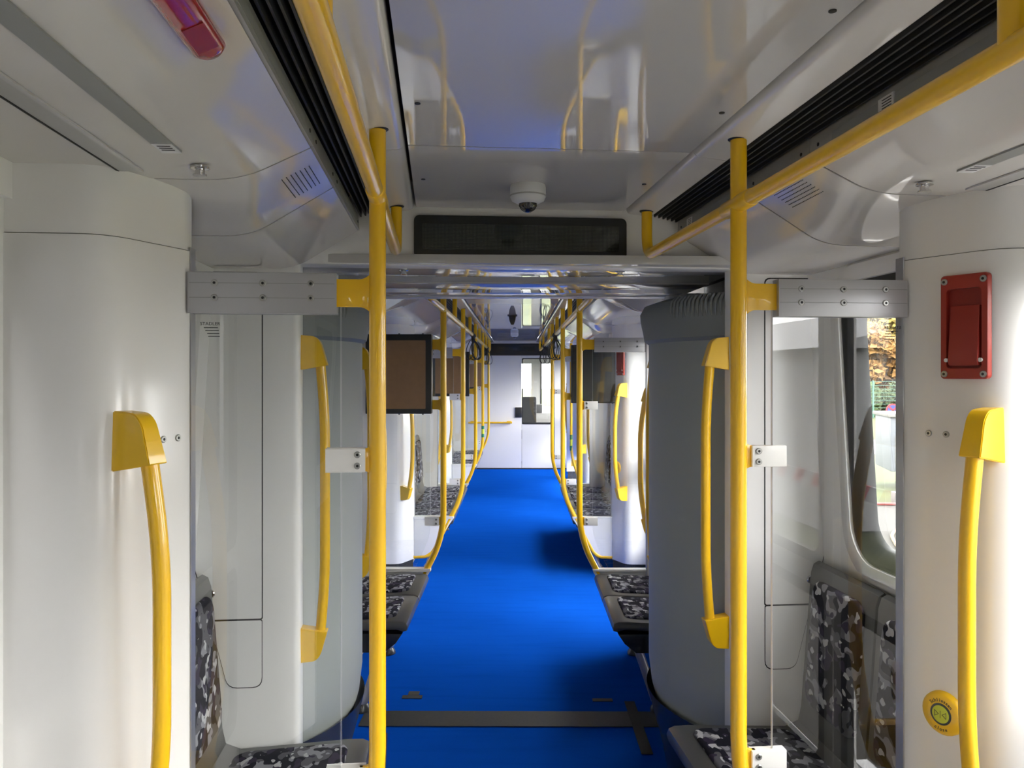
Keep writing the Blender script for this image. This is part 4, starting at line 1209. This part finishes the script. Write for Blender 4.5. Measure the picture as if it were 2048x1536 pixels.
TREES = [(17.5, 53, 7, 2.4, 'leaf_yellow', 'broad yellow leaved tree'), (24.6, 54.5, 7.5, 2.6, 'leaf_orange', 'orange leaved tree'), (32, 53, 7, 2.4, 'leaf_olive', 'olive green leaved tree'),
         (20.5, 64, 14, 3.8, 'leaf_olive', 'tall olive leaved tree in the back row'), (31.5, 65, 14, 3.8, 'leaf_yellow', 'tall yellow leaved tree in the back row'), (42.5, 64, 13, 3.8, 'leaf_orange', 'orange leaved tree at the end of the row'),
         (9.5, 63, 12, 3.6, 'leaf_yellow', 'yellow leaved tree at the start of the row'), (27.5, 80, 20, 6.0, 'leaf_olive', 'very tall olive tree at the very back'), (44.5, 82, 20, 6.0, 'leaf_yellow', 'very tall yellow tree at the very back')]
for x, y, h, c, m, lab in TREES: tree(x, y, h, c, m, 'autumn_tree', lab + ' beyond the fence')
for x, y, h, c in ((18, 49.5, 2.0, 1.1), (21, 49.8, 2.2, 1.15), (24, 50.0, 2.1, 1.15), (27, 50.2, 2.2, 1.15)):
    tree(x, y, h, c, 'leaf_green', 'hedge_bush', 'dark green bush growing behind the mesh fence')
for i, (x, y) in enumerate(((26, -12), (30, 6))):
    tree(x, y, 10, 4.2, ['leaf_olive', 'leaf_yellow', 'leaf_green'][i % 3], 'autumn_tree', ['olive tree standing alone beside the lawn', 'yellow tree standing alone beside the lawn'][i])
# wooded slope behind the trees
def slope_mat():
    m = mat('wooded_slope', (.1, .1, .03), .95)
    nt = m.node_tree; b = nt.nodes['Principled BSDF']
    tc = nt.nodes.new('ShaderNodeTexCoord'); n = nt.nodes.new('ShaderNodeTexNoise')
    n.inputs['Scale'].default_value = .35; n.inputs['Detail'].default_value = 9; n.inputs['Roughness'].default_value = .7
    nt.links.new(tc.outputs['Object'], n.inputs['Vector'])
    r_ = nt.nodes.new('ShaderNodeValToRGB')
    r_.color_ramp.elements[0].position = .38; r_.color_ramp.elements[0].color = (.035, .05, .015, 1)
    r_.color_ramp.elements[1].position = .62; r_.color_ramp.elements[1].color = (.21, .14, .03, 1)
    e = r_.color_ramp.elements.new(.5); e.color = (.11, .115, .03, 1)
    nt.links.new(n.outputs['Fac'], r_.inputs['Fac']); nt.links.new(r_.outputs['Color'], b.inputs['Base Color'])
slope_mat()
rs = random.Random(5)
rows = []
for i in range(9):
    rows.append([(9 + k * 2.6, 92 + i * 3 + rs.uniform(-1.2, 1.2), ZG - .1 + 17 * math.sin(i / 8 * math.pi * .5) + (rs.uniform(-1, 1.4) if i else 0)) for k in range(46)])
struct('hillside', MB().loft(rows).mesh('hillside', 'wooded_slope', 80), Matrix.Identity(4), 'wooded autumn slope behind the trees')
# hose and cable
p = [pix(1695, 1035, 7.5), pix(1740, 1016, 7.6), pix(1765, 1010, 7.7), pix(1815, 1012, 7.8)]
def gl(px, y, lift=.0):     # pixel on the ground outside
    d = (EYE - ZG) * F_PX / (y - 748); q = pix(px, y, d); q.z = ZG + lift; return q
me = MB().tube(fillet([gl(1700, 1022, .04), gl(1750, 1011, .04), gl(1812, 1013, .04), gl(1850, 1010, .04)], .4), .03, 8).mesh('supply_cable', 'hose_red')
single('supply_cable', me, 'reddish cable lying across the drive outside', 'cable', Matrix.Identity(4))
me = MB().tube(fillet([gl(1830, 1052, .03), gl(1792, 1062, .03), gl(1782, 1075, .03), gl(1796, 1100, .03), gl(1815, 1125, .03), gl(1840, 1150, .03)], .25), .025, 8).mesh('garden_hose', 'hose_orange')
single('garden_hose', me, 'orange hose looping over the lawn outside', 'hose', Matrix.Identity(4))
b = gl(1798, 1008)
t = thing('power_connector', 'pale power connector with a dark plug on the cable outside', 'connector', Matrix.Identity(4), (b.x, b.y, ZG))
obj('socket_box', MB().box(-.12, .12, -.1, .1, .02, .24, .02).mesh('socket_box', 'path_stone'), t)
obj('plug', MB().lathe([(.05, -.14), (.07, -.1), (.06, .0)], (0, -.16, .12), 'y', 10).mesh('plug', 'cab_grey'), t)
# white tent and striped barrier on the door side (they show in the reflection of the glass screen)
tn = thing('event_tent', 'white event tent with a pitched roof on the door side of the train', 'tent', M_NEAR, (12, -17, ZG))
obj('tent_wall', MB().box(-6, 6, -8, 8, 0, 3.0).mesh('tent_wall', 'tent_white'), tn)
obj('tent_roof', MB().prism([(-6.3, 3.0), (6.3, 3.0), (0, 4.4)], -8.2, 8.2, 'y').mesh('tent_roof', 'tent_white'), tn)
for yy in (-8, -4, 0, 4, 8):
    o = obj('tent_pole', cached('tpole', lambda: MB().box(-6.06, -5.98, -.05, .05, 0, 3.0).mesh('tent_pole', 'galvanised')), tn); o.location = (0, yy, 0)
br = thing('barrier_board', 'red and white striped barrier board standing in front of the tent', 'barrier', M_NEAR, (5.2, -7.5, ZG))
for k in range(16):
    mb = MB().prism([(-2.4 + k * .3, .95), (-2.1 + k * .3, .95), (-1.95 + k * .3, 1.15), (-2.25 + k * .3, 1.15)], -.02, .02, 'x')
    obj('stripe', mb.mesh('stripe', 'sign_red' if k % 2 else 'tent_white'), br)
for yy in (-2.2, 0, 2.2): obj('barrier_leg', MB().box(-.03, .03, yy - .03, yy + .03, 0, .97).mesh('barrier_leg', 'galvanised'), br)
# boarding steps outside the near door (they show in the reflection of the glass screen)
t = thing('boarding_steps', 'broad pale boarding steps standing on the ground outside the nearest door', 'steps', M_NEAR, (1.35, .75, ZG))
for k in range(5):
    obj('step', MB().box(k * .30, k * .30 + .34, -.75, .75, 0, .80 - k * .16, .01).mesh('step', 'concrete'), t)
    obj('nosing', MB().box(k * .30 + .28, k * .30 + .345, -.75, .75, .80 - k * .16, .805 - k * .16).mesh('nosing', 'camera_white'), t)
